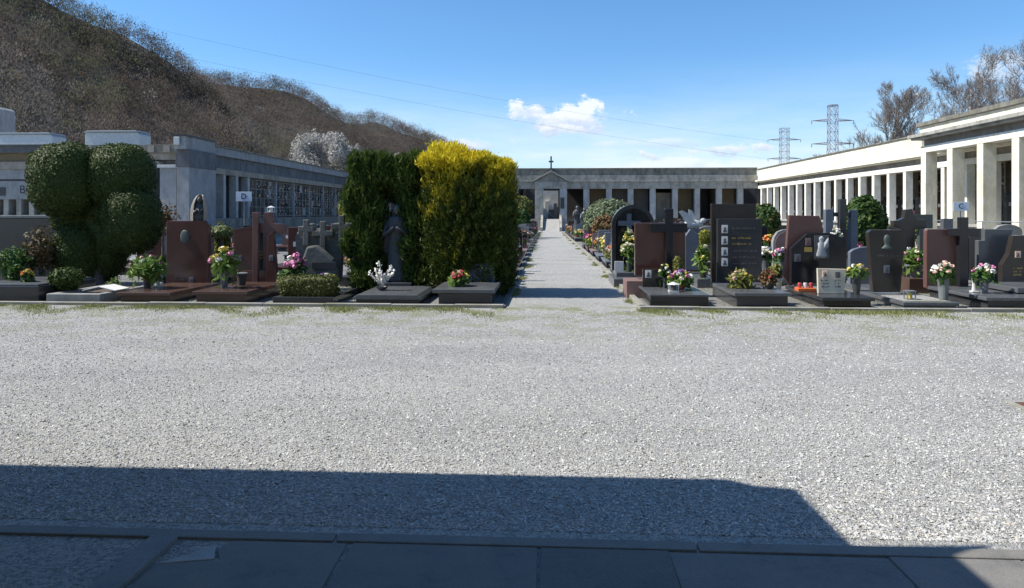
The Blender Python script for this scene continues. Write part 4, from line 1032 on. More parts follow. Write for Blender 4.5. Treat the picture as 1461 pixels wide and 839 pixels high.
# topiary tree with rounded lobes
TX, TY = fx(140, 14.9), 14.9
t = thing('topiary_tree', 'dark green clipped topiary tree of four rounded lobes on the left', 'topiary', (TX, TY, 0))
mb = MB(); mb.tube([(TX, TY, 0), (TX + .02, TY, 1.2), (TX - .1, TY, 2.0)], [.14, .12, .08], 8)
mb.tube([(TX, TY, 1.0), (TX - .5, TY, 1.9)], [.09, .06], 7); mb.tube([(TX, TY, .9), (TX + .5, TY, 1.4)], [.09, .06], 7); mb.tube([(TX, TY, .5), (TX - .3, TY, .8)], [.08, .05], 7)
obj('trunk', mb, 'bark', t)
def lobe(px, py, wpx, hpx, ry, Y, n, seed, power=2.5, lump=.07):
    x = fx(px, Y); z = fz(py, x, Y); k = dep(x, Y) / F_PX
    n = int(n * 1.7); V, tt, D, core = blob((x, Y, z), (wpx * k, ry, hpx * k), n, .03, lump, power, seed, .94, k=2.2, fine=.03, out=1.05)
    ti = tints(n, [(.045, .068, .014), (.07, .095, .022), (.11, .12, .035), (.10, .075, .03)], [4, 3, .8, .25], .8)
    leafobj('crown', V, 'leaf_topiary', t, ti, core)
lobe(93, 257, 45, 53, .62, 14.7, 9000, 5)
lobe(171, 254, 43, 48, .6, 15.0, 8000, 12)
lobe(190, 315, 36, 46, .52, 14.75, 6500, 7)
lobe(114, 361, 34, 42, .45, 14.9, 5500, 19, 2.2, .12)
lobe(150, 345, 34, 60, .4, 15.1, 4000, 23, 2.2, .12)
lobe(140, 270, 30, 52, .4, 15.2, 4000, 24, 2.2, .1)
lobe(112, 312, 34, 26, .4, 15.1, 3500, 26, 2.2, .1)
lobe(160, 295, 46, 40, .45, 15.15, 5000, 25, 2.2, .1)
# L2 red-brown grave with bust
def ledger(label, xa, xb, ya, yb, h, mat, lip=.05, kerbm=None, name='grave', step=True):
    g = thing(name, label, 'grave', ((xa + xb) / 2, (ya + yb) / 2, 0))
    mb = MB(); mb.box(xa + lip, xb - lip, ya + lip, yb - .02, 0, h - .061); obj('plinth', mb, mat, g, .006)
    mb = MB(); mb.box(xa, xb, ya, yb, h - .06, h); obj('slab', mb, kerbm or mat, g, .01)
    return g
YH = 14.0
g = ledger('brown granite grave with veiled bust standing on its tall red headstone', front(166), front(243), YF, 14.15, .20, 'granite_brown')
pslab(g, 'headstone', [(237, 411), (237, 318), (240, 315), (294, 315), (297, 319), (297, 411)], YH, .14, 'granite_red', .01)
X = fx(264, YH); z = fz(338, X, YH)
mb = MB(); mb.ball((X, YH - .005, z), (.10, .02, .14), 12, 8); obj('bronze_relief', mb, 'bronze', g, smooth=True)
portrait(g, 273, 400, YH, .10, .13, 'granite_blue'); inscription(g, fx(245, YH), fx(262, YH), fz(396, X, YH), YH, 3, 'letter_grey')
X = fx(283, YH + .07); z0 = fz(315, X, YH); k = dep(X, YH) / F_PX; Hh2 = 38 * k; Yb = YH + .09
mb = MB(); ring = [(.165, .0, 0), (.17, .0, .06), (.165, .005, .2), (.15, .015, .32), (.12, .03, .42), (.085, .045, .49), (.045, .055, Hh2 - .01)]; vv = []; na = 26
for (r_, dx, z) in ring:
    for i_ in range(na):
        a = R(-35 + 275 * i_ / (na - 1)); q = r_ * (1 + .06 * math.sin(7 * a + z * 6)); vv.append((X + dx + q * math.cos(a), Yb + .68 * q * math.sin(a) - dx * .4, z0 + z))
no = len(vv); vv += [(X + (x - X) * .86, Yb + (y - Yb) * .86, z - .006) for x, y, z in vv]
ff = []
for j_ in range(len(ring) - 1):
    for i_ in range(na - 1):
        a, b_ = j_ * na + i_, j_ * na + i_ + 1; ff.append((a, b_, b_ + na, a + na)); ff.append((a + no, a + na + no, b_ + na + no, b_ + no))
for j_ in range(len(ring) - 1):
    for i_ in (0, na - 1): a = j_ * na + i_; ff.append((a, a + na, a + na + no, a + no))
for i_ in range(na - 1): a = (len(ring) - 1) * na + i_; ff.append((a, a + 1, a + 1 + no, a + no))
mb.add(vv, ff); veil_mb = mb
mb = MB(); mb.lathe(X + .01, Yb, [(.135, z0), (.13, z0 + .1), (.115, z0 + .24), (.09, z0 + .33), (.045, z0 + .37), (.04, z0 + .40)], 20, 1, .62, .05, 8)
mb.ball((X + .04, Yb - .045, z0 + .42), (.05, .052, .068), 10, 8); mb.ball((X + .045, Yb - .098, z0 + .412), (.009, .014, .016), 6, 4); mb.tube([(X - .09, Yb - .03, z0 + .26), (X - .04, Yb - .10, z0 + .15), (X + .03, Yb - .11, z0 + .24)], [.035, .032, .02], 7); mb.tube([(X + .1, Yb - .03, z0 + .26), (X + .08, Yb - .10, z0 + .15), (X + .035, Yb - .11, z0 + .24)], [.035, .032, .02], 7)
t = thing('veiled_bust', 'weathered veiled bust standing on top of the red headstone', 'statue', (X, YH + .07, z0)); obj('figure', mb, 'statue_dark', t, smooth=True); obj('veil', veil_mb, 'statue_stone', t, smooth=True)
bouquet('flower_vase', 'leafy green spray with few pink blooms in dark vase', fx(210, 12.9), 12.9, .20, .30, .085, .34, .34, ['pink', 'peach', 'white'], leaf='leaf_fresh', nb=5, bs=.035, nl=330, ls=.09)
lantern('small white roofed lantern beside the leafy green spray', fx(225, 13.2), 13.2, .20, .26, .13, 'porcelain', 'porcelain')
# L3 red twin-post monument
g = ledger('red brown granite grave with split monument of posts and slanted cross', front(274), front(353), YF, 14.2, .23, 'granite_brown')
pslab(g, 'panel', [(333, 404), (333, 327), (362, 323), (362, 404)], YH + .03, .12, 'granite_red')
pslab(g, 'post', [(360, 404), (360, 303), (368.5, 303), (367.5, 404)], YH - .06, .09, 'granite_redlight')
pslab(g, 'post', [(379, 404), (382, 335), (390, 330), (396, 404)], YH - .08, .1, 'granite_red')
pslab(g, 'cross', [(375, 404), (375, 332), (368, 332), (368, 318), (376, 318), (376, 303), (389, 303), (389, 318), (407, 320), (407, 333), (390, 333), (392, 404)], YH + .03, .09, 'granite_redlight')
pslab(g, 'base', [(333, 409), (333, 386), (396, 386), (396, 409)], YH - .03, .055, 'granite_red')
portrait(g, 387, 368, YH - .08, .08, .11, 'granite_blue'); portrait(g, 343, 368, YH + .03, .08, .11, 'granite_grey')
bouquet('flower_vase', 'big sunflower and yellow green bouquet in a grey vase', fx(320, 12.8), 12.8, .23, .34, .10, .40, .28, ['yellow', 'cream', 'yellow', 'white', 'peach', 'pink', 'yellow'], leaf='leaf_fresh', nb=13, bs=.055, nl=260, potm='pot_grey', pot='cone')
o = thing('stone_jar', 'empty dark stone jar right of the sunflower bouquet', 'jar', (fx(345, 13.3), 13.3, .23)); obj('body', pot_mb(fx(345, 13.3), 13.3, .23, .22, .10, 'vase'), 'pot_dark', o); mb = MB(); mb.lathe(fx(345, 13.3), 13.3, [(.112, .44), (.115, .46), (.08, .47)], 16); obj('rim', mb, 'pot_grey', o)
lantern('small pale lantern on the post of the red split monument', fx(386, YH + .05), YH + .08, fz(303, fx(386, YH), YH), .13, .12, 'porcelain', 'porcelain')
# L4 box hedge grave with rough boulder crosses
xa, xb = front(389), front(475)
g = thing('hedged_grave', 'dark kerb grave edged by clipped box hedge with rough boulder headstone', 'grave', ((xa + xb) / 2, 13, 0))
mb = MB(); mb.box(xa, xb, YF, YF + .1, 0, .14); mb.box(xa, xa + .1, YF + .101, 14.1, 0, .138); mb.box(xb - .1, xb, YF + .101, 14.1, 0, .138); mb.box(xa + .101, xb - .101, YF + .101, 14.1, 0, .10); obj('kerb', mb, 'granite_dark', g, .008)
mb = MB(); mb.prism(pp([(432, 406), (430, 372), (437, 352), (449, 350), (462, 360), (475, 372), (482, 406)], 13.75), 13.75, 14.0); obj('boulder', mb, 'stone_rough', g, .04)
mb = MB(); mb.prism(pp([(445, 384), (445, 374), (480, 374), (480, 384)], 13.73), 13.728, 13.748); obj('plate', mb, 'slate_plate', g, .003)
pslab(g, 'headstone', [(421, 402), (421, 336), (430, 322), (446, 318), (452, 326), (470, 330), (476, 318), (503, 318), (505, 352), (488, 360), (486, 402)], 14.1, .16, 'stone_rough', .03)
for cx_, cy_, hh, ww_ in ((436, 332, 30, 22), (460, 338, 36, 30), (487, 328, 34, 30)):
    pslab(g, 'cross', [(cx_ - 4, cy_ + hh * .62), (cx_ - 4, cy_ - 1), (cx_ - ww_ / 2, cy_ - 1), (cx_ - ww_ / 2, cy_ - 9), (cx_ - 4, cy_ - 9), (cx_ - 4, cy_ - hh * .62), (cx_ + 4, cy_ - hh * .62), (cx_ + 4, cy_ - 9), (cx_ + ww_ / 2, cy_ - 9), (cx_ + ww_ / 2, cy_ - 1), (cx_ + 4, cy_ - 1), (cx_ + 4, cy_ + hh * .62)], 14.0, .09, 'stone_rough', .015)
xm_, ym_ = (xa + xb) / 2, YF + .32
t = thing('box_hedge', 'low clipped box hedge along the front of the boulder grave', 'hedge', (xm_, ym_, .1))
V, tt, D, core = blob((xm_, ym_, .29), ((xb - xa) / 2 - .03, .24, .20), 4200, .03, .06, 6, 8, .86)
leafobj('crown', V, 'leaf_boxwood', t, tints(len(V), [(.10, .115, .03), (.14, .14, .04), (.06, .07, .02)], [3, 2, 2], .5), core)
bouquet('flower_vase', 'mass of pink roses in dark vase on the boulder grave', fx(422, 13.4), 13.4, .12, .34, .08, .36, .24, ['pink', 'pink', 'pink', 'magenta', 'white'], nb=16, bs=.06, nl=140)
bouquet('flower_pot', 'low green plant in terracotta pot left of the pink roses', fx(406, 13.5), 13.5, .12, .2, .12, .20, .16, ['white'], pot='pot', potm='terracotta', nb=2, bs=.03, nl=180)
bouquet('flower_pot', 'white and violet pansies in front of the boulder headstone', fx(463, 13.0), 13.0, .12, .22, .13, .16, .24, ['white', 'violet', 'white', 'yellow', 'red'], pot='bowl', nb=12, bs=.042, nl=180)
# L5 low slab with statue between the conifers
g = thing('grave', 'low dark slate grave slab between the conifers with white sprays', 'grave', (front(552), 13.1, 0))
xa, xb = front(503), front(601)
mb = MB(); mb.box(xa + .05, xb - .05, YF + .03, 13.9, 0, .10); obj('plinth', mb, 'granite_dark', g, .01)
mb = MB(); mb.prism([(xa, .101), (xa, .13), (xa + .08, .19), (xb - .08, .19), (xb, .13), (xb, .101)], YF, 13.95); obj('slab', mb, 'granite_grey', g, .01)
t = thing('white_flower_sprays', 'upright white flower spikes in low dark bowl before the conifers', 'flowers', (fx(545, 12.9), 12.9, .19)); X = fx(545, 12.9)
obj('pot', pot_mb(X, 12.9, .19, .07, .11, 'bowl'), 'pot_dark', t)
for k, (dx, dz) in enumerate([(-.24, .26), (-.14, .34), (-.05, .46), (.07, .24), (.16, .36), (.24, .30), (.0, .26)]):
    n = 60; tt_ = rng.uniform(.3, 1, (n, 1)); C = np.array((X, 12.9, .26)) + tt_ * np.array((dx, rng.uniform(-.08, .08), dz)) + rng.normal(0, .014, (n, 3)); core = MB(); core.tube([(X, 12.9, .24), (X + dx, 12.9, .26 + dz)], .006, 4)
    leafobj('blossom', flakes(C, rng.normal(size=(n, 3)), .034, 1.4), 'petal_white', t, None, core)
shr = dict(cols=[(.04, .06, .010), (.075, .105, .016), (.15, .17, .025)], wts=[3, 3, 1])
t = thing('conifer_shrub', 'dark green bushy conifer left of the praying statue', 'conifer', (fx(522, 14.3), 14.3, 0))
t2 = thing('conifer_shrub', 'dark green bushy conifer right of the praying statue', 'conifer', (fx(592, 14.3), 14.3, 0))
for tt2, lst in ((t, [(523, 264, 22, 31, 3), (527, 305, 26, 38, 4), (525, 350, 19, 32, 5), (529, 390, 25, 30, 6), (545, 245, 24, 22, 7), (563, 262, 16, 24, 8), (511, 236, 9, 15, 61), (530, 232, 8, 12, 62), (503, 285, 9, 20, 63), (502, 345, 8, 18, 64), (551, 233, 9, 10, 65)]), (t2, [(588, 255, 22, 28, 13), (584, 244, 24, 16, 15), (592, 305, 23, 36, 9), (588, 355, 20, 34, 10), (592, 390, 20, 26, 11), (578, 236, 9, 12, 66), (597, 232, 8, 13, 67)])):
    w = wloc(tt2); mb = MB(); mb.tube([(w[0], w[1], 0), (w[0], w[1], 2.0)], [.09, .05], 7); obj('trunk', mb, 'bark', tt2)
    Vs = []; cores = MB(); tn = []
    for (px, py, wp, hp, sd) in lst:
        Y = 14.2 if sd != 8 else 14.6; x = fx(px, Y); z = fz(py, x, Y); k = dep(x, Y) / F_PX
        V, q, D, _ = blob((x, Y, z), (wp * k, .42, hp * k), 6500, .036, .26, 2.2, sd, .66, k=6, mb=cores, aspect=3.0, fine=.12, spray=1, out=1.14); Vs.append(V)
    V = np.concatenate(Vs); leafobj('crown', V, 'leaf_conifer', tt2, tints(len(V), shr['cols'], shr['wts'], .6), cores)
statue('pale headed praying statue in the dark gap between the two conifers', fx(567, 13.95), 13.95, .12, 1.66, 'statue_dark', base=True)
x = fx(563, 13.86); z = fz(297, x, 13.86)
# L6 box slab grave with golden hedge
xa, xb = front(617), front(706)
g = thing('grave', 'raised grey granite box grave in front of the golden hedge', 'grave', ((xa + xb) / 2, 13.1, 0))
mb = MB(); mb.box(xa + .1, xb - .06, YF + .04, 13.9, 0, .221); obj('plinth', mb, 'granite_dark', g, .01)
mb = MB(); mb.box(xa, xb, YF, 13.95, .222, .29); obj('slab', mb, 'granite_grey', g, .01)
pslab(g, 'headstone', [(668, 409), (668, 382), (680, 376), (704, 376), (706, 409)], 13.6, .1, 'granite_blue'); portrait(g, 697, 383, 13.6, .12, .15, 'granite_light')
bouquet('flower_pot', 'round bowl of faded red and cream flowers on the box grave', fx(655, 12.75), 12.75, .29, .09, .13, .20, .20, ['red', 'cream', 'peach', 'yellow', 'red'], leaf='leaf_fresh', pot='bowl', nb=16, bs=.045, nl=190)
# golden hedge
t = thing('golden_hedge', 'large block of golden yellow conifer hedge beside the path', 'hedge', (fx(668, 14.3), 14.3, 0))
Xa, Xb, Ya, Yb, Zt = fx(605, 13.6), fx(730, 13.9), 13.55, 15.05, fz(236, -1.5, 13.6)
cx_, cy_ = (Xa + Xb) / 2, (Ya + Yb) / 2
mb = MB(); 
for dx in (-.4, .4): mb.tube([(cx_ + dx, cy_, 0), (cx_ + dx, cy_, 1.8)], [.08, .05], 7)
obj('trunk', mb, 'bark', t)
n = 70000
V, tt_, D, core = blob((cx_, cy_, Zt / 2 + .08), ((Xb - Xa) / 2, (Yb - Ya) / 2, Zt / 2 - .06), n, .034, .05, 9, 31, .84, k=4, aspect=2.2, fine=.09, spray=1, out=1.06)
Vb = []; cent = V.mean(1)
for (px, py, wp, hp, sd) in ((640, 224, 20, 17, 41), (616, 232, 14, 12, 42), (681, 229, 18, 11, 43), (660, 234, 20, 10, 44), (710, 236, 18, 9, 45)):
    for yy_ in (13.9, 14.6):
        x = fx(px, yy_); z = fz(py, x, 13.9); k = dep(x, yy_) / F_PX
        Vv, *_ = blob((x, yy_, z), (wp * k * 1.15, .42, hp * k), 4200, .034, .3, 3.5, sd, .5, k=6, mb=core, aspect=2.4, core=False, spray=1, out=1.15); Vb.append(Vv)
V = np.concatenate([V] + Vb); cent = V.mean(1)
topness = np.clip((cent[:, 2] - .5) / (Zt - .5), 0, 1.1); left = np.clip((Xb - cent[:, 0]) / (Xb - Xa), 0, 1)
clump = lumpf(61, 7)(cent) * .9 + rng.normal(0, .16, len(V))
gold_lit = np.clip(topness ** 2.8 * 1.15 + (left - .6) * .4 + clump * .8 - .36, 0, 1)[:, None]   # golden tips, plus sunlit top and left side painted in
colr = np.array((.032, .055, .010)) * (1 - gold_lit) + np.array((.74, .60, .03)) * gold_lit
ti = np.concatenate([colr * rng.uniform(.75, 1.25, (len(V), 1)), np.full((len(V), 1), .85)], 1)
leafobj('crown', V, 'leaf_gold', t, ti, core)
# ================================================================ front row, right block
YR = 12.12
def fr(px): return fx(px, YR)
g = thing('grave', 'red granite panel and tall black cross on pink plinth by the path', 'grave', (fr(960), 13.2, 0))
mb = MB(); mb.box(fr(928), fr(1011), YR, YR + .07, 0, .20); obj('plinth', mb, 'granite_black', g, .006)
mb = MB(); mb.prism([(fr(927), YR - .02), (fr(1012), YR - .02), (fr(1012) - .02, 13.5), (fr(927) - .02, 13.5)], .201, .235, 'z'); obj('slab', mb, 'granite_grey', g, .004)
mb = MB(); mb.box(fr(928) + .02, fr(1011) - .02, YR + .071, 13.95, 0, .20); obj('bed', mb, 'granite_dark', g)
x0 = fx(893, 13.6)
mb = MB(); mb.box(x0, fx(955, 13.6), 13.5, 14.15, 0, .33); obj('base', mb, 'granite_pink', g, .01)
pslab(g, 'headstone', [(906, 393), (906, 318), (978, 318), (978, 393)], 13.85, .14, 'granite_red', .008)
pslab(g, 'cross', [(950, 393), (950, 331.5), (928, 331.5), (928, 319), (949, 319), (949, 298), (961, 298), (961, 319), (981, 319), (981, 331.5), (961, 331.5), (961, 393)], 13.70, .12, 'granite_black', .008)
pslab(g, 'photo_stone', [(917, 412), (917, 384), (957, 384), (957, 412)], 13.30, .10, 'granite_umber', .006)
portrait(g, 925, 391, 13.3, .11, .14); portrait(g, 945, 392, 13.3, .08, .11, 'granite_grey')
bouquet('flower_vase', 'mixed pink violet and white flowers with small yellow orchid', fx(971, 12.85), 12.85, .235, .12, .11, .24, .24, ['magenta', 'white', 'violet', 'cream', 'pink', 'yellow'], pot='bowl', potm='terracotta', nb=18, bs=.045, nl=200, leaf='leaf_fresh')
shrub('dwarf_conifer', 'tiny yellow green cone shaped conifer behind the mixed flowers', 'conifer', fx(967, 13.15), 13.15, .62, (.09, .09, .19), 'leaf_olive', 700, .03, seed=14, trunk=True)
lantern('flat white capped lantern in front of the mixed flowers', fx(961, 12.55), 12.55, .235, .17, .17, 'pot_dark', 'porcelain')
bouquet('flower_vase', 'thin yellow and white bunch left of the mixed flowers', fx(949, 13.1), 13.1, .235, .2, .05, .26, .12, ['yellow', 'cream', 'white'], nb=6, bs=.04, nl=70)
# R2
g = ledger('black granite grave with tall stepped headstone bearing four portraits', fr(1048), fr(1130), YR, 14.0, .27, 'granite_dark', kerbm='granite_grey')
pslab(g, 'backing', [(1015, 404), (1015, 291), (1079, 291), (1079, 314), (1027, 314), (1027, 404)], 14.12, .1, 'granite_umber', .006)
pslab(g, 'headstone', [(1024, 404), (1024, 312), (1087, 312), (1087, 404)], 13.95, .15, 'granite_dark', .008)
for py in (327, 343, 359, 374): portrait(g, 1034, py, 13.95, .115, .155)
X = fx(1043, 13.95); inscription(g, X, fx(1072, 13.95), fz(341, X, 13.95), 13.95, 2, 'gold', .035, .11, 3); inscription(g, X, fx(1078, 13.95), fz(327, X, 13.95), 13.95, 1, 'letter_grey', .03, .1, 5); inscription(g, X, fx(1078, 13.95), fz(359, X, 13.95), 13.95, 3, 'letter_grey', .03, .12, 7)
bouquet('flower_pot', 'wide bowl of green and pale pink foliage on the four portrait grave', fx(1057, 12.9), 12.9, .27, .09, .14, .24, .24, ['cream', 'peach', 'yellow'], leaf='leaf_olive', pot='bowl', nb=9, bs=.038, nl=260)
bouquet('flower_pot', 'rust red leafy plant in dark bowl right on the same slab', fx(1096, 12.8), 12.8, .27, .12, .12, .24, .16, ['red'], leaf='leaf_rust', pot='pot', nb=3, bs=.03, nl=420, ls=.045)
# R3
g = ledger('low black slab grave with jagged red slab behind a black angel relief', fr(1173), fr(1249), YR, 14.0, .20, 'granite_black', kerbm='granite_dark')
pslab(g, 'backing', [(1126, 307), (1169, 308), (1174, 321), (1174, 345), (1160, 400), (1143, 403), (1127, 408), (1118, 394), (1121, 372)], 13.98, .12, 'granite_redlight', .008)
pslab(g, 'headstone', [(1129, 404), (1129, 354), (1152, 333), (1183, 332), (1208, 341), (1208, 404)], 13.8, .13, 'granite_black', .008)
pslab(g, 'relief_panel', [(1162, 369), (1162, 336), (1183, 336), (1183, 369)], 13.785, .014, 'granite_grey', .003)
X = fx(1172, 13.78); z = fz(368, X, 13.78); mb = MB(); mb.lathe(X, 13.775, [(.07, z), (.10, z + .05), (.06, z + .2), (.07, z + .27), (.03, z + .31), (.045, z + .34), (.045, z + .38), (.01, z + .41)], 12, 1, .3); mb.prism([(X + .03, z + .1), (X + .13, z + .22), (X + .12, z + .38), (X + .04, z + .28)], 13.76, 13.784); obj('angel_relief', mb, 'statue_pale', g, smooth=True)
portrait(g, 1153, 345, 13.8, .10, .14, 'granite_pink'); portrait(g, 1138, 368, 13.8, .11, .14, 'granite_blue')
X = fx(1153, 13.8); z = fz(356, X, 13.8); mb = MB(); mb.box(X - .07, X + .07, 13.785, 13.799, z - .045, z + .045); obj('name_plate', mb, 'gold', g, .002)
t = thing('memorial_plaque', 'cream marble plaque with two portraits propped on the black slab', 'plaque', (fx(1186, 12.75), 12.75, .20))
mb = MB(); P4 = pp([(1167, 414), (1166, 383), (1207, 384), (1204, 417)], 12.72); P4[0] = (P4[0][0], .202); P4[3] = (P4[3][0], .202); mb.prism(P4, 12.70, 12.76); obj('panel', mb, 'marble_cream', t, .005)
for px, py, fm in ((1177, 391, 'petal_peach'), (1195, 392, 'granite_grey')): portrait(t, px, py, 12.70, .085, .105, fm)
inscription(t, fx(1170, 12.7), fx(1182, 12.7), fz(401, fx(1170, 12.7), 12.7), 12.7, 3, 'sign_ink', .028, .055); inscription(t, fx(1188, 12.7), fx(1200, 12.7), fz(401, fx(1188, 12.7), 12.7), 12.7, 3, 'sign_ink', .028, .055)
bouquet('flower_vase', 'tall tapered dark vase with one yellow bloom and white sprigs', fx(1222, 12.7), 12.7, .20, .36, .095, .16, .17, ['yellow', 'white', 'cream', 'white', 'yellow'], pot='cone', nb=6, bs=.045, nl=100, leaf='leaf_fresh')
t = thing('votive_box', 'orange votive tray with red candles beside the marble plaque', 'candle tray', (fx(1149, 13.1), 13.1, .20)); X = fx(1149, 13.1)
mb = MB(); mb.box(X - .16, X + .16, 13.0, 13.2, .20, .26); obj('tray', mb, 'plastic_orange', t, .008)
for dx in (-.1, 0.0, .1): mb = MB(); mb.lathe(X + dx, 13.1, [(.032, .261), (.036, .33), (.03, .35)], 12); obj('candle', mb, 'petal_red' if dx else 'porcelain', t)
# R4
g = ledger('low grey gravel topped grave with tapered headstone and bronze bust relief', fr(1289), fr(1369), YR, 14.0, .13, 'granite_grey', lip=.03)
pslab(g, 'headstone', [(1246, 417), (1239, 332), (1243, 328), (1288, 328), (1292, 333), (1285, 417)], 13.3, .14, 'granite_umber', .008)
X = fx(1266, 13.28); z = fz(356, X, 13.28); mb = MB(); mb.lathe(X, 13.29, [(.09, z), (.10, z + .03), (.05, z + .07), (.04, z + .1), (.06, z + .15), (.06, z + .2), (.04, z + .25), (.01, z + .27)], 12, 1, .5); obj('bust_relief', mb, 'bronze', g, smooth=True)
portrait(g, 1265, 384, 13.3, .10, .14, 'granite_blue'); inscription(g, fx(1252, 13.3), fx(1280, 13.3), fz(366, X, 13.3), 13.3, 1, 'letter_grey', .03)
mb = MB(); mb.box(fr(1296), fr(1362), YR + .1, 13.1, .1305, .136); obj('gravel_bed', mb, 'gravel', g)
t = thing('glass_lantern', 'small square glass lantern with yellow top on the low grey slab', 'lantern', (fx(1298, 12.5), 12.5, .13)); X = fx(1298, 12.5)
mb = MB(); mb.box(X - .07, X + .07, 12.43, 12.57, .138, .15)
for sx in (-1, 1):
    for sy in (-1, 1): mb.box(X + sx * .063 - .007, X + sx * .063 + .007, 12.5 + sy * .063 - .007, 12.5 + sy * .063 + .007, .1501, .27)
mb.box(X - .075, X + .075, 12.425, 12.575, .2701, .285); obj('frame', mb, 'metal_grey', t); mb = MB(); mb.lathe(X, 12.5, [(.03, .151), (.03, .24)], 10); obj('candle', mb, 'petal_yellow', t)
bouquet('flower_vase', 'white and peach roses in tall ribbed grey vase', fx(1346, 12.45), 12.45, .13, .40, .10, .24, .20, ['peach', 'white', 'peach', 'cream', 'white'], potm='pot_grey', nb=13, bs=.055, nl=180, leaf='leaf_green')
# R5
g = ledger('grey granite grave with red headstone crossed by a tall black cross', fr(1407), fr(1500), YR, 14.0, .22, 'granite_dark', kerbm='granite_grey')
pslab(g, 'headstone', [(1322, 411), (1322, 329), (1324, 327), (1369, 327), (1369, 411)], 13.95, .13, 'granite_redlight', .008)
pslab(g, 'cross', [(1369, 413), (1369, 337), (1357, 337), (1357, 326), (1371, 326), (1371, 310), (1382, 310), (1382, 326), (1397, 326), (1397, 337), (1382, 337), (1382, 413)], 13.80, .13, 'granite_black', .008)
bouquet('flower_vase', 'white and pink silk flowers in grey cylinder vase by the grey headstone', fx(1404, 12.75), 12.75, .22, .30, .085, .20, .20, ['white', 'pink', 'white', 'cream'], potm='pot_grey', nb=12, bs=.05, nl=110)
t = statue('small white porcelain angel beside the grey cylinder vase', fx(1390, 12.9), 12.9, .22, .30, 'porcelain')
# R6
g = thing('grave', 'plain grey headstone with notched left side behind the silk flowers', 'grave', (fx(1420, 14), 14, 0))
pslab(g, 'headstone', [(1396, 410), (1396, 343), (1405, 343), (1405, 327), (1446, 327), (1436, 360), (1430, 378), (1430, 410)], 14.05, .12, 'granite_grey', .008)
mb = MB(); mb.box(fx(1394, 14), fx(1432, 14), 13.98, 14.2, 0, .2); obj('base', mb, 'granite_dark', g, .008)
g = thing('grave', 'dark curved brown headstone cut by the right edge with raised slab', 'grave', (fx(1470, 13), 13.6, 0))
pslab(g, 'headstone', [(1430, 410), (1430, 378), (1440, 362), (1446, 336), (1490, 336), (1490, 410)], 13.7, .14, 'granite_umber', .008)
mb = MB(); mb.box(fx(1452, 12.6), fx(1580, 12.6), 12.6, 13.69, .24, .33); obj('slab', mb, 'granite_grey', g, .01)
mb = MB(); mb.box(fx(1456, 12.6), fx(1576, 12.6), 12.65, 14.0, 0, .239); obj('plinth', mb, 'granite_dark', g, .01)
portrait(g, 1452, 363, 13.7, .10, .12, 'petal_peach'); inscription(g, fx(1443, 13.7), fx(1459, 13.7), fz(384, 9, 13.7), 13.7, 3, 'gold', .03)
# ================================================================ second line and special pieces (right)
g = thing('grave', 'black arched headstone with pale cross standing at the path edge', 'grave', (fx(905, 16.6), 16.6, 0))
Y = 16.6; x1, x2 = fx(873, Y), fx(934, Y); zt = fz(292, x1, Y); rr_ = (x2 - x1) / 2; xm = (x1 + x2) / 2
arc = lambda r, z0: [(xm + r * math.cos(a), z0 + r * math.sin(a)) for a in np.linspace(0, math.pi, 19)]
out = [(x2, .28)] + arc(rr_, zt - rr_) + [(x1, .28)]; inn = [(xm + (rr_ - .09), .28)] + arc(rr_ - .09, zt - rr_) + [(xm - (rr_ - .09), .28)]
mb = MB()
for i in range(len(out) - 1): mb.prism([out[i], out[i + 1], inn[i + 1], inn[i]], Y, Y + .3)
obj('arch', mb, 'granite_dark', g); mb = MB(); mb.prism(inn, Y + .1, Y + .28); obj('headstone', mb, 'granite_black', g)
cxm = fx(898, Y); mb = MB(); mb.box(cxm - .055, cxm + .055, Y + .05, Y + .098, .45, fz(305, cxm, Y)); mb.box(cxm - .26, cxm - .0551, Y + .05, Y + .098, fz(322, cxm, Y), fz(315, cxm, Y)); mb.box(cxm + .0551, cxm + .26, Y + .05, Y + .098, fz(322, cxm, Y), fz(315, cxm, Y)); obj('cross', mb, 'granite_blue', g, .004)
mb = MB(); mb.box(x1 - .05, x2 + .05, 15.5, 16.95, 0, .18); mb.box(x1 + .05, x2 - .05, 16.0, 16.9, .181, .28); obj('base', mb, 'granite_grey', g, .01)
mb = MB(); mb.box(x1 + .02, x1 + .22, 16.1, 16.13, .281, .52); obj('photo_plate', mb, 'porcelain', g, .004)
bouquet('flower_vase', 'tall spray of pale yellow flowers against the black arched stone', fx(898, 16.2), 16.2, .281, .22, .07, .75, .24, ['cream', 'yellow', 'cream'], leaf='leaf_fresh', nb=22, bs=.055, nl=200, pot='vase')
g = thing('grave', 'small light grey gabled headstone right of the black cross', 'grave', (fx(987, 17.2), 17.2, 0))
pslab(g, 'headstone', [(978, 385), (978, 337), (985, 327), (997, 334), (997, 385)], 17.2, .14, 'granite_blue', .008); mb = MB(); mb.box(fx(975, 17), fx(1001, 17), 15.4, 17.4, 0, .2); obj('base', mb, 'granite_grey', g, .01)
shrub('shrub', 'small yellow green ball shrub left of the four portrait headstone', 'shrub', fx(1006, 17.6), 17.6, fz(339, 4, 17.6), (.17, .17, .19), 'leaf_olive', 800, .045, seed=16, cols=[(.34, .32, .03), (.2, .24, .04)], wts=[2, 1])
bouquet('flower_vase', 'green and yellow spray in dark vase under the ball shrub', fx(1003, 15.6), 15.6, .2, .32, .09, .42, .22, ['cream', 'yellow'], leaf='leaf_fresh', nb=8, bs=.04, nl=240)
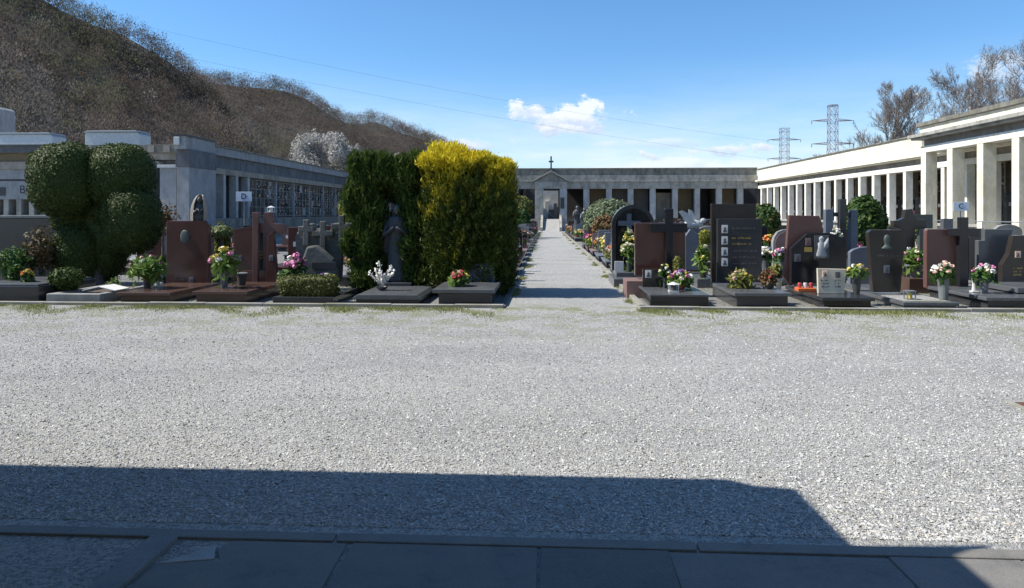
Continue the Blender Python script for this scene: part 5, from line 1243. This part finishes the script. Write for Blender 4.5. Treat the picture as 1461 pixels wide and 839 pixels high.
# winged statue
X, Y = fx(987, 22), 22; t = thing('winged_statue', 'pale stone bird with raised wings above the gabled headstone', 'statue', (X, Y, 0)); zb = fz(322, X, Y)
mb = MB(); mb.box(X - .2, X + .2, Y - .15, Y + .2, 0, zb - .05); obj('pedestal', mb, 'granite_grey', t, .01)
mb = MB(); mb.ball((X + .05, Y, zb + .05), (.30, .13, .13), 12, 8); mb.ball((X + .34, Y, zb + .15), (.09, .07, .08), 9, 6)
mb.prism([(X - .15, zb + .05), (X - .40, zb + .42), (X - .30, zb + .46), (X - .1, zb + .36), (X + .1, zb + .1)], Y - .12, Y - .07); mb.prism([(X - .05, zb + .1), (X - .08, zb + .50), (X + .02, zb + .46), (X + .2, zb + .1)], Y + .05, Y + .1); obj('figure', mb, 'statue_pale', t, smooth=False)
# cream arched stone + black wedge
g = thing('grave', 'cream edged arched headstone between the black and red stones', 'grave', (fx(1114, 17.4), 17.4, 0)); Y = 17.4
pts = [(1103, 388), (1103, 345), (1105, 338), (1110, 331), (1117, 328), (1135, 326), (1135, 388)]
pslab(g, 'frame', pts, Y, .16, 'granite_light', .006); pslab(g, 'headstone', [(1106, 388), (1106, 346), (1108, 340), (1112, 334), (1118, 331), (1133, 330), (1133, 388)], Y - .02, .018, 'granite_pink', .003)
mb = MB(); mb.box(fx(1100, Y), fx(1137, Y), 15.8, 17.6, 0, .15); obj('base', mb, 'granite_grey', g, .01)
g = thing('grave', 'slanted black wedge headstone left of the cream arched stone', 'grave', (fx(1094, 16.9), 16.9, 0)); pslab(g, 'headstone', [(1083, 392), (1101, 352), (1101, 392)], 16.9, .12, 'granite_black', .006)
mb = MB(); mb.box(fx(1082, 16.9), fx(1102, 16.9), 16.0, 17.1, 0, .16); obj('base', mb, 'granite_grey', g, .01)
bouquet('flower_vase', 'white roses beside the black wedge headstone', fx(1092, 16.6), 16.6, .16, .42, .09, .22, .18, ['white', 'white', 'cream'], nb=10, bs=.06, nl=90, potm='granite_grey')
bouquet('flower_vase', 'orange blooms rising behind the white roses', fx(1096, 18.2), 18.2, .05, .75, .09, .25, .16, ['orange', 'orange', 'yellow'], nb=9, bs=.06, nl=90, potm='pot_grey')
bouquet('flower_vase', 'white and pink flowers in a vase before the cream arched stone', fx(1114, 16.3), 16.3, .15, .42, .08, .24, .16, ['white', 'pink', 'violet', 'white'], nb=10, bs=.055, nl=80, potm='pot_grey')
bouquet('flower_pot', 'dry plant with twisted stems in terracotta pot near the wedge stone', fx(1107, 14.9), 14.9, 0, .28, .13, .3, .15, ['cream'], leaf='leaf_olive', pot='pot', potm='pot_white', nb=2, bs=.03, nl=140)
# open steel-blue gate-like monument
g = thing('monument', 'blue grey monument of three tall uprights joined by a crossbar', 'monument', (fx(1199, 17.6), 17.6, 0)); Y = 17.6
pslab(g, 'post', [(1178, 400), (1178, 299), (1189, 298), (1189, 400)], Y, .16, 'granite_blue', .006); pslab(g, 'post', [(1197, 400), (1199, 284), (1208, 284), (1207, 400)], Y - .08, .16, 'granite_dark', .006)
pslab(g, 'post', [(1213, 400), (1214, 300), (1224, 299), (1224, 400)], Y, .16, 'granite_blue', .006); pslab(g, 'crossbar', [(1189.2, 309), (1189.2, 303), (1213.8, 303), (1213.8, 309)], Y + .04, .1, 'granite_dark', .004)
pslab(g, 'base', [(1190, 400), (1190, 370), (1214, 370), (1214, 400)], Y - .3, .2, 'granite_light', .008)
bouquet('flower_vase', 'cream lilies hanging between the uprights of the blue grey monument', fx(1193, 17.3), 17.3, .8, .18, .07, .26, .12, ['white', 'cream'], nb=6, bs=.06, nl=60)
g = thing('grave', 'rounded blue grey headstone beside the tapered one', 'grave', (fx(1228, 15.3), 15.3, 0)); Y = 15.3
pslab(g, 'headstone', [(1213, 408), (1213, 360), (1218, 356), (1228, 353), (1242, 352), (1247, 354), (1247, 408)], Y, .13, 'granite_blue', .008); mb = MB(); mb.box(fx(1210, Y), fx(1250, Y), 14.3, 15.5, 0, .12); obj('base', mb, 'granite_grey', g, .01)
g = thing('grave', 'large dark flared cross behind the tapered headstone', 'grave', (fx(1298, 15.4), 15.4, 0)); Y = 15.4
pslab(g, 'cross', [(1289, 408), (1289, 328), (1275, 324), (1275, 315), (1284, 314), (1290, 311), (1292, 299), (1302, 298), (1304, 308), (1308, 313), (1322, 313), (1322, 326), (1306, 327), (1306, 408)], Y, .16, 'granite_umber', .01)
mb = MB(); mb.box(fx(1270, Y), fx(1322, Y), 14.6, 15.8, 0, .3); obj('base', mb, 'granite_brown', g, .01)
g = thing('grave', 'green bronze cross on grey post behind the flared cross', 'grave', (fx(1322, 18.5), 18.5, 0)); Y = 18.5
pslab(g, 'cross', [(1312, 390), (1312, 326), (1303, 326), (1303, 306), (1312, 306), (1331, 306), (1331, 326), (1320, 326), (1320, 390)], Y, .12, 'bronze', .006)
bouquet('flower_pot', 'bushy green plant with pink blooms in grey pot on red step', fx(1303, 15.0), 15.0, .3, .26, .17, .34, .26, ['pink', 'white', 'cream', 'pink'], leaf='leaf_fresh', pot='pot', potm='pot_grey', nb=8, bs=.04, nl=420)
g = thing('grave', 'squat grey headstones pair behind the red headstone with black cross', 'grave', (fx(1352, 16.6), 16.6, 0)); Y = 16.6
pslab(g, 'headstone', [(1346, 400), (1346, 312), (1360, 312), (1360, 400)], Y, .14, 'granite_grey', .006); pslab(g, 'headstone', [(1384, 400), (1384, 326), (1404, 326), (1404, 400)], Y, .14, 'granite_dark', .006)
# shrubs right
shrub('magnolia_shrub', 'dark glossy round shrub with light top behind the monument', 'shrub', fx(1232, 24), 24, fz(322, 11, 24), (.66, .6, .95), 'leaf_green', 4200, .12, lump=.16, seed=51, cols=[(.03, .06, .015), (.06, .10, .02), (.15, .18, .03)], wts=[5, 3, 1])
shrub('clipped_hedge', 'bright yellow green hedge top behind the tapered headstone', 'hedge', fx(1268, 25), 25, fz(335, 12, 25) , (.9, .4, .32), 'leaf_olive', 2200, .07, 5, .06, seed=52, cols=[(.2, .25, .03), (.12, .18, .03)], wts=[2, 1])
shrub('shrub', 'green and rust shrub right behind the four portrait headstone', 'shrub', fx(1092, 30), 30, fz(318, 11, 30), (.55, .5, .75), 'leaf_green', 2200, .1, lump=.2, seed=53, cols=[(.04, .08, .02), (.14, .08, .03)], wts=[3, 1])
shrub('domed_shrub', 'wide pale green domed shrub clipped smooth right of the path', 'shrub', fx(872, 38), 38, .85, (1.4, 1.4, 1.42), 'leaf_pale', 12000, .10, 2.3, .03, seed=54, cols=[(.12, .15, .08), (.18, .21, .12), (.08, .11, .05)], wts=[3, 2, 1.5], inner=.93)
shrub('rust_shrub', 'rust coloured shrub in front of the domed shrub', 'shrub', fx(866, 29), 29, .85, (.62, .5, .62), 'leaf_rust', 2600, .08, lump=.3, seed=55, cols=[(.16, .07, .03), (.12, .10, .03), (.2, .11, .05)], wts=[3, 2, 1])
# left of path
shrub('ball_tree', 'small yellow green ball topped tree left of the portal', 'tree', fx(744, 46), 46, fz(297, -1.6, 46), (.75, .7, .75), 'leaf_olive', 3200, .11, lump=.12, seed=56, cols=[(.16, .17, .04), (.08, .11, .03), (.15, .12, .05)], wts=[2, 3, 1])
shrub('dark_shrub', 'dark upright shrub below the ball topped tree', 'shrub', fx(745, 44), 44, .9, (.5, .5, .9), 'leaf_conifer', 2200, .1, lump=.1, seed=57)
shrub('cloud_shrub', 'pale yellow green shrub behind the sunflower bouquet', 'shrub', fx(316, 15.8), 15.8, fz(331, -6, 15.8), (.32, .26, .13), 'leaf_pale', 1500, .05, lump=.2, seed=58, cols=[(.22, .24, .08), (.13, .16, .05)], wts=[2, 1])
shrub('column_shrub', 'yellowish narrow shrub under the pale cloud shrub', 'shrub', fx(316, 15.9), 15.95, .75, (.17, .16, .55), 'leaf_olive', 1300, .05, lump=.2, seed=59)
shrub('yellow_shrub', 'small yellow shrub at the left of the dark conifers', 'shrub', fx(497, 22), 22, fz(300, -5, 22), (.3, .3, .45), 'leaf_olive', 1000, .07, lump=.2, seed=60, cols=[(.3, .28, .03), (.12, .16, .03)], wts=[1, 1])
shrub('rose_bush', 'thin reddish shrub behind the right lobe of the topiary', 'shrub', fx(232, 17), 17, 1.45, (.45, .3, .45), 'leaf_rust', 500, .05, lump=.4, seed=63, inner=.4)
statue('dark robed statue nearer the portal right of the path', fx(823.5, 44), 44, 0.3, 1.75, 'statue_dark', 'pray')
statue('greenish robed statue just right of the dark robed one', fx(834, 42), 42, 0.3, 1.6, 'bronze', 'open')
# signs on posts
def sign(ch, px, py, wpx, hpx, Y, lab):
    X = fx(px, Y); z = fz(py, X, Y); k = dep(X, Y) / F_PX; w, h = wpx * k, hpx * k
    t = thing('section_sign', lab, 'sign', (X, Y, 0)); mb = MB(); mb.tube([(X, Y + .02, 0), (X, Y + .02, z)], .014, 8); obj('post', mb, 'metal_grey', t)
    mb = MB(); mb.box(X - w / 2, X + w / 2, Y - .008, Y + .004, z - h / 2, z + h / 2); obj('panel', mb, 'sign_white', t, .003); letter(ch, h * .86, 'sign_ink', t, X, Y - .012, z)
sign('C', 1371, 294.5, 21.5, 12.5, 17.4, 'white board lettered C on a post before the portico'); sign('D', 348, 280.5, 23, 13.5, 17.0, 'white board lettered D on a post before the columbarium')
# ---------------------------------------------------------------- rows of graves behind
KIND_WORDS = {}
def proto(kind, col, h, w, dark):
    """returns list of (part name, mesh), local origin at slab front centre; slab runs +Y (2 m)"""
    P = []; hw = w / 2
    def p(nm, mb, mt, bev=.008): P.append((nm, mesh_of(nm, mb, mt), bev))
    mb = MB(); mb.box(-hw, hw, 0, 1.85, 0, .16); p('plinth', mb, 'granite_grey' if dark else 'granite_dark')
    mb = MB(); mb.box(-hw - .03, hw + .03, -.03, 1.9, .161, .21); p('slab', mb, col)
    y0 = 1.6; sw = hw * .82
    if kind == 'plain': mb = MB(); mb.box(-sw, sw, y0, y0 + .12, .211, h); p('headstone', mb, col)
    elif kind == 'arched':
        mb = MB(); mb.prism([(sw, .211)] + [(sw * math.cos(a), h - sw * .55 + sw * .55 * math.sin(a)) for a in np.linspace(0, math.pi, 13)] + [(-sw, .211)], y0, y0 + .13); p('headstone', mb, col)
    elif kind == 'slanted': mb = MB(); mb.prism([(-sw, .211), (sw, .211), (sw, h), (-sw, h * .78)], y0, y0 + .13); p('headstone', mb, col)
    elif kind == 'gabled': mb = MB(); mb.prism([(-sw, .211), (sw, .211), (sw, h * .85), (0, h), (-sw, h * .85)], y0, y0 + .13); p('headstone', mb, col)
    elif kind == 'notched': mb = MB(); mb.prism([(-sw, .211), (sw, .211), (sw, h * .8), (sw * .35, h * .8), (sw * .2, h), (-sw, h)], y0, y0 + .12); p('headstone', mb, col)
    elif kind == 'crossed':
        mb = MB(); mb.box(-sw, sw * .5, y0, y0 + .12, .211, h * .82); p('headstone', mb, col)
        q = .05; X = sw * .55; mb = MB(); mb.prism([(X - q, .211), (X + q, .211), (X + q, h * .72), (X + .26, h * .72), (X + .26, h * .72 + .1), (X + q, h * .72 + .1), (X + q, h), (X - q, h), (X - q, h * .72 + .1), (X - .26, h * .72 + .1), (X - .26, h * .72), (X - q, h * .72)], y0 - .1, y0 - .01); p('cross', mb, 'granite_black' if not dark else 'granite_light')
    elif kind == 'lone cross':
        q = .055; mb = MB(); mb.prism([(-q, .42), (q, .42), (q, h * .7), (.27, h * .7), (.27, h * .7 + .11), (q, h * .7 + .11), (q, h), (-q, h), (-q, h * .7 + .11), (-.27, h * .7 + .11), (-.27, h * .7), (-q, h * .7)], y0, y0 + .11); p('cross', mb, col)
        mb = MB(); mb.box(-.25, .25, y0 - .1, y0 + .2, .211, .42); p('base', mb, col)
    if kind != 'lone cross':
        mb = MB(); mb.box(-sw * .55, -sw * .55 + .1, y0 - .014, y0 - .001, h * .55, h * .55 + .13); P.append(('portrait', mesh_of('portrait', mb, 'porcelain'), 0))
        mb = MB(); r = random.Random(int(h * 100))
        for k in range(3):
            x = -sw * .2
            while x < sw * .35: mb.box(x, x + .012, y0 - .004, y0 - .0005, h * .5 - k * .07, h * .5 - k * .07 + .03); x += r.uniform(.02, .04)
        P.append(('inscription', mesh_of('inscription', mb, 'gold' if dark else 'letter_grey'), 0))
    return P
cache = {}
COLS_ = {'red': ('granite_red', 0), 'black': ('granite_black', 1), 'dark grey': ('granite_dark', 1), 'mid grey': ('granite_grey', 0), 'pale grey': ('granite_light', 0), 'bluish': ('granite_blue', 0), 'pink': ('granite_pink', 0), 'brown': ('granite_brown', 0), 'white': ('marble_white', 0), 'rough grey': ('stone_rough', 0)}
KINDS = ['plain', 'arched', 'slanted', 'gabled', 'notched', 'crossed', 'lone cross']
ORD = ['first', 'second', 'third', 'fourth', 'fifth', 'sixth', 'seventh', 'eighth', 'ninth', 'tenth', 'eleventh', 'twelfth', 'thirteenth', 'fourteenth', 'fifteenth', 'sixteenth', 'seventeenth', 'eighteenth']
def back_grave(side, row, colm, X, Y, kind, cname, h, w):
    key = (kind, cname, round(h, 1)); m, dk = COLS_[cname]
    if key not in cache: cache[key] = proto(kind, m, round(h, 1), .86, dk)
    sd = 'right' if side > 0 else 'left'
    lab = f'{cname} {kind} headstone' if kind != 'lone cross' else f'{cname} lone stone cross'
    lab = lab.replace('crossed headstone', 'headstone with cross')
    lab += f', {ORD[colm]} from the path in {ORD[row + 1]} row, {sd} block'
    t = thing('grave', lab, 'grave', (X, Y, .004), 'graves in rows behind the front row')
    for nm, me, bev in cache[key]:
        o = link(nm, me, t)
        if bev and row < 4: md = o.modifiers.new('bevel', 'BEVEL'); md.width = bev; md.segments = 1
    return t
FC = ['white', 'pink', 'red', 'yellow', 'orange', 'violet', 'cream', 'peach', 'magenta']
blocked_R = {(0, 0), (0, 1), (0, 2), (0, 3), (0, 4), (0, 5), (0, 6)}
rows = [15.2 + 2.75 * k for k in range(16)]
nflow = 0; flab = set()
for side in (1, -1):
    for ri, Yr in enumerate(rows):
        if Yr + 2 > 59.5: break
        ncol = 9 if ri < 3 else (8 if ri < 7 else 6)
        for ci in range(ncol):
            if side > 0:
                x0 = lerp(PR, Yr) + .58; X = x0 + ci * 1.42
                if ri == 0: continue
                if ri == 0 and X < 2.6: continue
                if X > XR - .6: continue
                if abs(X - fx(877, 38)) < 2.1 and 33.5 < Yr < 39.5: continue
            else:
                x0 = lerp(PL, Yr) - .56; X = x0 - ci * 1.42
                if ri == 0 and (X < fx(210, Yr + 1.6) ): continue
                if X < XL + .6: continue
            if ri > 2 and ci > 2 and rnd.random() < .30: continue
            if ci > 0 and rnd.random() < .08: continue
            kind = rnd.choices(KINDS, [5, 3, 2.5, 1.5, 2.5, 2.5, 1.2])[0]; cname = rnd.choices(list(COLS_), [4, 3, 4, 3, 2.6, 2, 1.4, 3, 1, 1])[0]
            h = rnd.choice([.9, 1.0, 1.1, 1.2, 1.3]) if not (ri == 0 and side < 0) else rnd.choice([1.1, 1.2, 1.3])
            if ci == 0: h = min(h, 1.0)
            w = .86; Yg = Yr + rnd.uniform(-.12, .12)
            back_grave(side, ri, ci, X, Yg, kind, cname, h, w)
            # flowers
            nf = 0
            if ci == 0: nf = rnd.choice([2, 3, 3])
            elif ci < 4: nf = rnd.choice([0, 1, 1])
            elif ri < 3: nf = rnd.choice([0, 1])
            for k in range(nf):
                dx = rnd.uniform(-.3, .3) if ci else -side * rnd.uniform(0, .3); dy = .35 + .5 * k + rnd.uniform(-.1, .1)
                cl = rnd.sample(FC, 2); sd = 'right' if side > 0 else 'left'; kk = rnd.choice([('flower_vase', 'vase', 'vase'), ('flower_pot', 'pot', 'pot'), ('flower_pot', 'bowl', 'bowl')])
                lab = f'{cl[0]} and {cl[1]} flowers in a {kk[2]} on the {cname} grave, {ORD[ci]} from the path, {ORD[ri + 1]} row, {sd} block'
                if lab in flab or len(lab.split()) > 22: continue
                flab.add(lab); lab = f'{cl[0]} and {cl[1]} flowers, {ORD[ri + 1]} row {sd}, {ORD[ci]} grave from the path'
                if lab in flab: continue
                flab.add(lab); tall = kk[1] == 'vase'
                bouquet(kk[0], lab, X + dx, Yg + dy, .214, .26 if tall else .14, .07 if tall else .12, rnd.uniform(.22, .36), rnd.uniform(.16, .27), [cl[0], cl[0], cl[1]], leaf=rnd.choice(['leaf_green', 'leaf_fresh', 'leaf_olive', 'leaf_rust' if rnd.random() < .3 else 'leaf_green']), pot=kk[1], potm=rnd.choice(['pot_dark', 'pot_grey', 'terracotta', 'pot_white']), nb=9 if ci == 0 else 6, bs=.062, nl=130, group='flowers on the graves behind the front row')
                nflow += 1
print('flowers', nflow)
for i in range(9):
    y = 39.1 - 1.86 * (i - 1); cl = rnd.sample(FC, 2)
    bouquet('flower_vase', f'{cl[0]} and {cl[1]} flowers in a tall vase standing in bay {ORD[i]} of the right colonnade', XA + 1.0, y - .4, FL, .35, .09, .4, .3, [cl[0], cl[1], cl[0]], leaf=rnd.choice(['leaf_green', 'leaf_fresh']), nb=9, bs=.075, nl=110, group='vases in the bays of the right colonnade')
# portico: flowers at the niches, ladder and railing
t = thing('railing', 'thin grey railing running in front of the portico', 'railing', (XP - .6, 22, 0))
for z in (.75, 1.28):
    mb = MB(); mb.tube([(XP - .6, 12.5, z), (XP - .6, 33.5, z)], .02, 6); obj('rail', mb, 'metal_grey', t)
y = 12.6
while y < 33.6: mb = MB(); mb.tube([(XP - .6, y, 0), (XP - .6, y, 1.28)], .02, 6); obj('post', mb, 'metal_grey', t); y += 2.6
def ladder(X, Y, dy, z1, lab):
    t = thing('ladder', lab, 'ladder', (X, Y, FL)); mb = MB()
    for s in (0, .42):
        mb.tube([(X + 0, Y + s, FL), (X + 1.2, Y + s + dy, z1)], .025, 6)
    obj('rails', mb, 'metal_white', t)
    for k in range(1, 9):
        q = k / 9; mb = MB(); mb.tube([(X + 1.2 * q, Y + dy * q, FL + (z1 - FL) * q), (X + 1.2 * q, Y + .42 + dy * q, FL + (z1 - FL) * q)], .014, 6); obj('rung', mb, 'metal_white', t)
ladder(XA + 1.6, 33.0, .5, 3.6, 'white ladder leaning inside the colonnade, farther one'); ladder(XA + 1.0, 29.0, .8, 2.8, 'short white ladder leaning inside the colonnade, nearer one')
# grass at the kerbs
def grass(name, P, h, label):
    n = len(P); a = rng.uniform(0, 6.28, n); l = rng.uniform(.4, 1, n) * h; w = rng.uniform(.003, .007, n)
    B = np.concatenate([P, np.zeros((n, 1))], 1); s = np.stack([np.cos(a) * w, np.sin(a) * w, np.zeros(n)], 1); tip = np.stack([rng.normal(0, .5, n) * l, rng.normal(0, .5, n) * l, l], 1)
    V = np.stack([B - s, B + s, B + tip], 1)
    me = quads(name, V, 'grass_blades', tints(n, [(.16, .20, .05), (.26, .27, .09), (.33, .30, .15)], [3, 3, 2], .85), 3); tag(link(name, me), label, 'grass', kind='stuff')
pts = []
nA = lumpf(71, 1.6); nB = lumpf(72, 3.6)
for _ in range(60):
    P = np.stack([rng.uniform(-11, 14.5, 4000), 11.9 - rng.exponential(.35, 4000)], 1); f = nB(np.concatenate([P, np.zeros((4000, 1))], 1)); dd = 11.95 - P[:, 1]
    keep = (f > -.42 + dd * .38 + .55 * rng.random(4000) ** .6) & ((P[:, 0] < -.9) | (P[:, 0] > 1.4)) & (dd < 1.6) & (rng.random(4000) < .9); pts.append(P[keep])
P = np.concatenate(pts); P = P[rng.permutation(len(P))[:26000]]; grass('grass', P, .05, 'thin yellowish grass along the front kerbs')
pts = []
for _ in range(60):
    Y = rng.uniform(12, 58, 1500); e_ = np.abs(rng.normal(0, .09, 1500)); s_ = rng.random(1500) < .5
    XRr = np.interp(Y, [a for a, b in PR], [b for a, b in PR]); XLl = np.interp(Y, [a for a, b in PL], [b for a, b in PL])
    X = np.where(s_, XRr - .02 - e_, XLl + .02 + e_ ); P = np.stack([X, Y], 1); f = nA(np.concatenate([P * 2.2, np.zeros((1500, 1))], 1)); pts.append(P[f > .05 + e_ * 1.5 + .3 * rng.random(1500)])
P = np.concatenate(pts)[:36000]; grass('grass', P, .055, 'grass fringe along both edges of the path')
P = np.stack([rng.uniform(-11, 14, 26000), rng.uniform(12.15, 17, 26000)], 1); f = nA(np.concatenate([P, np.zeros((len(P), 1))], 1)); P = P[(f > -.1) & ((P[:, 0] < -.9) | (P[:, 0] > 1.6))]; grass('grass', P, .05, 'patchy grass between the front graves')
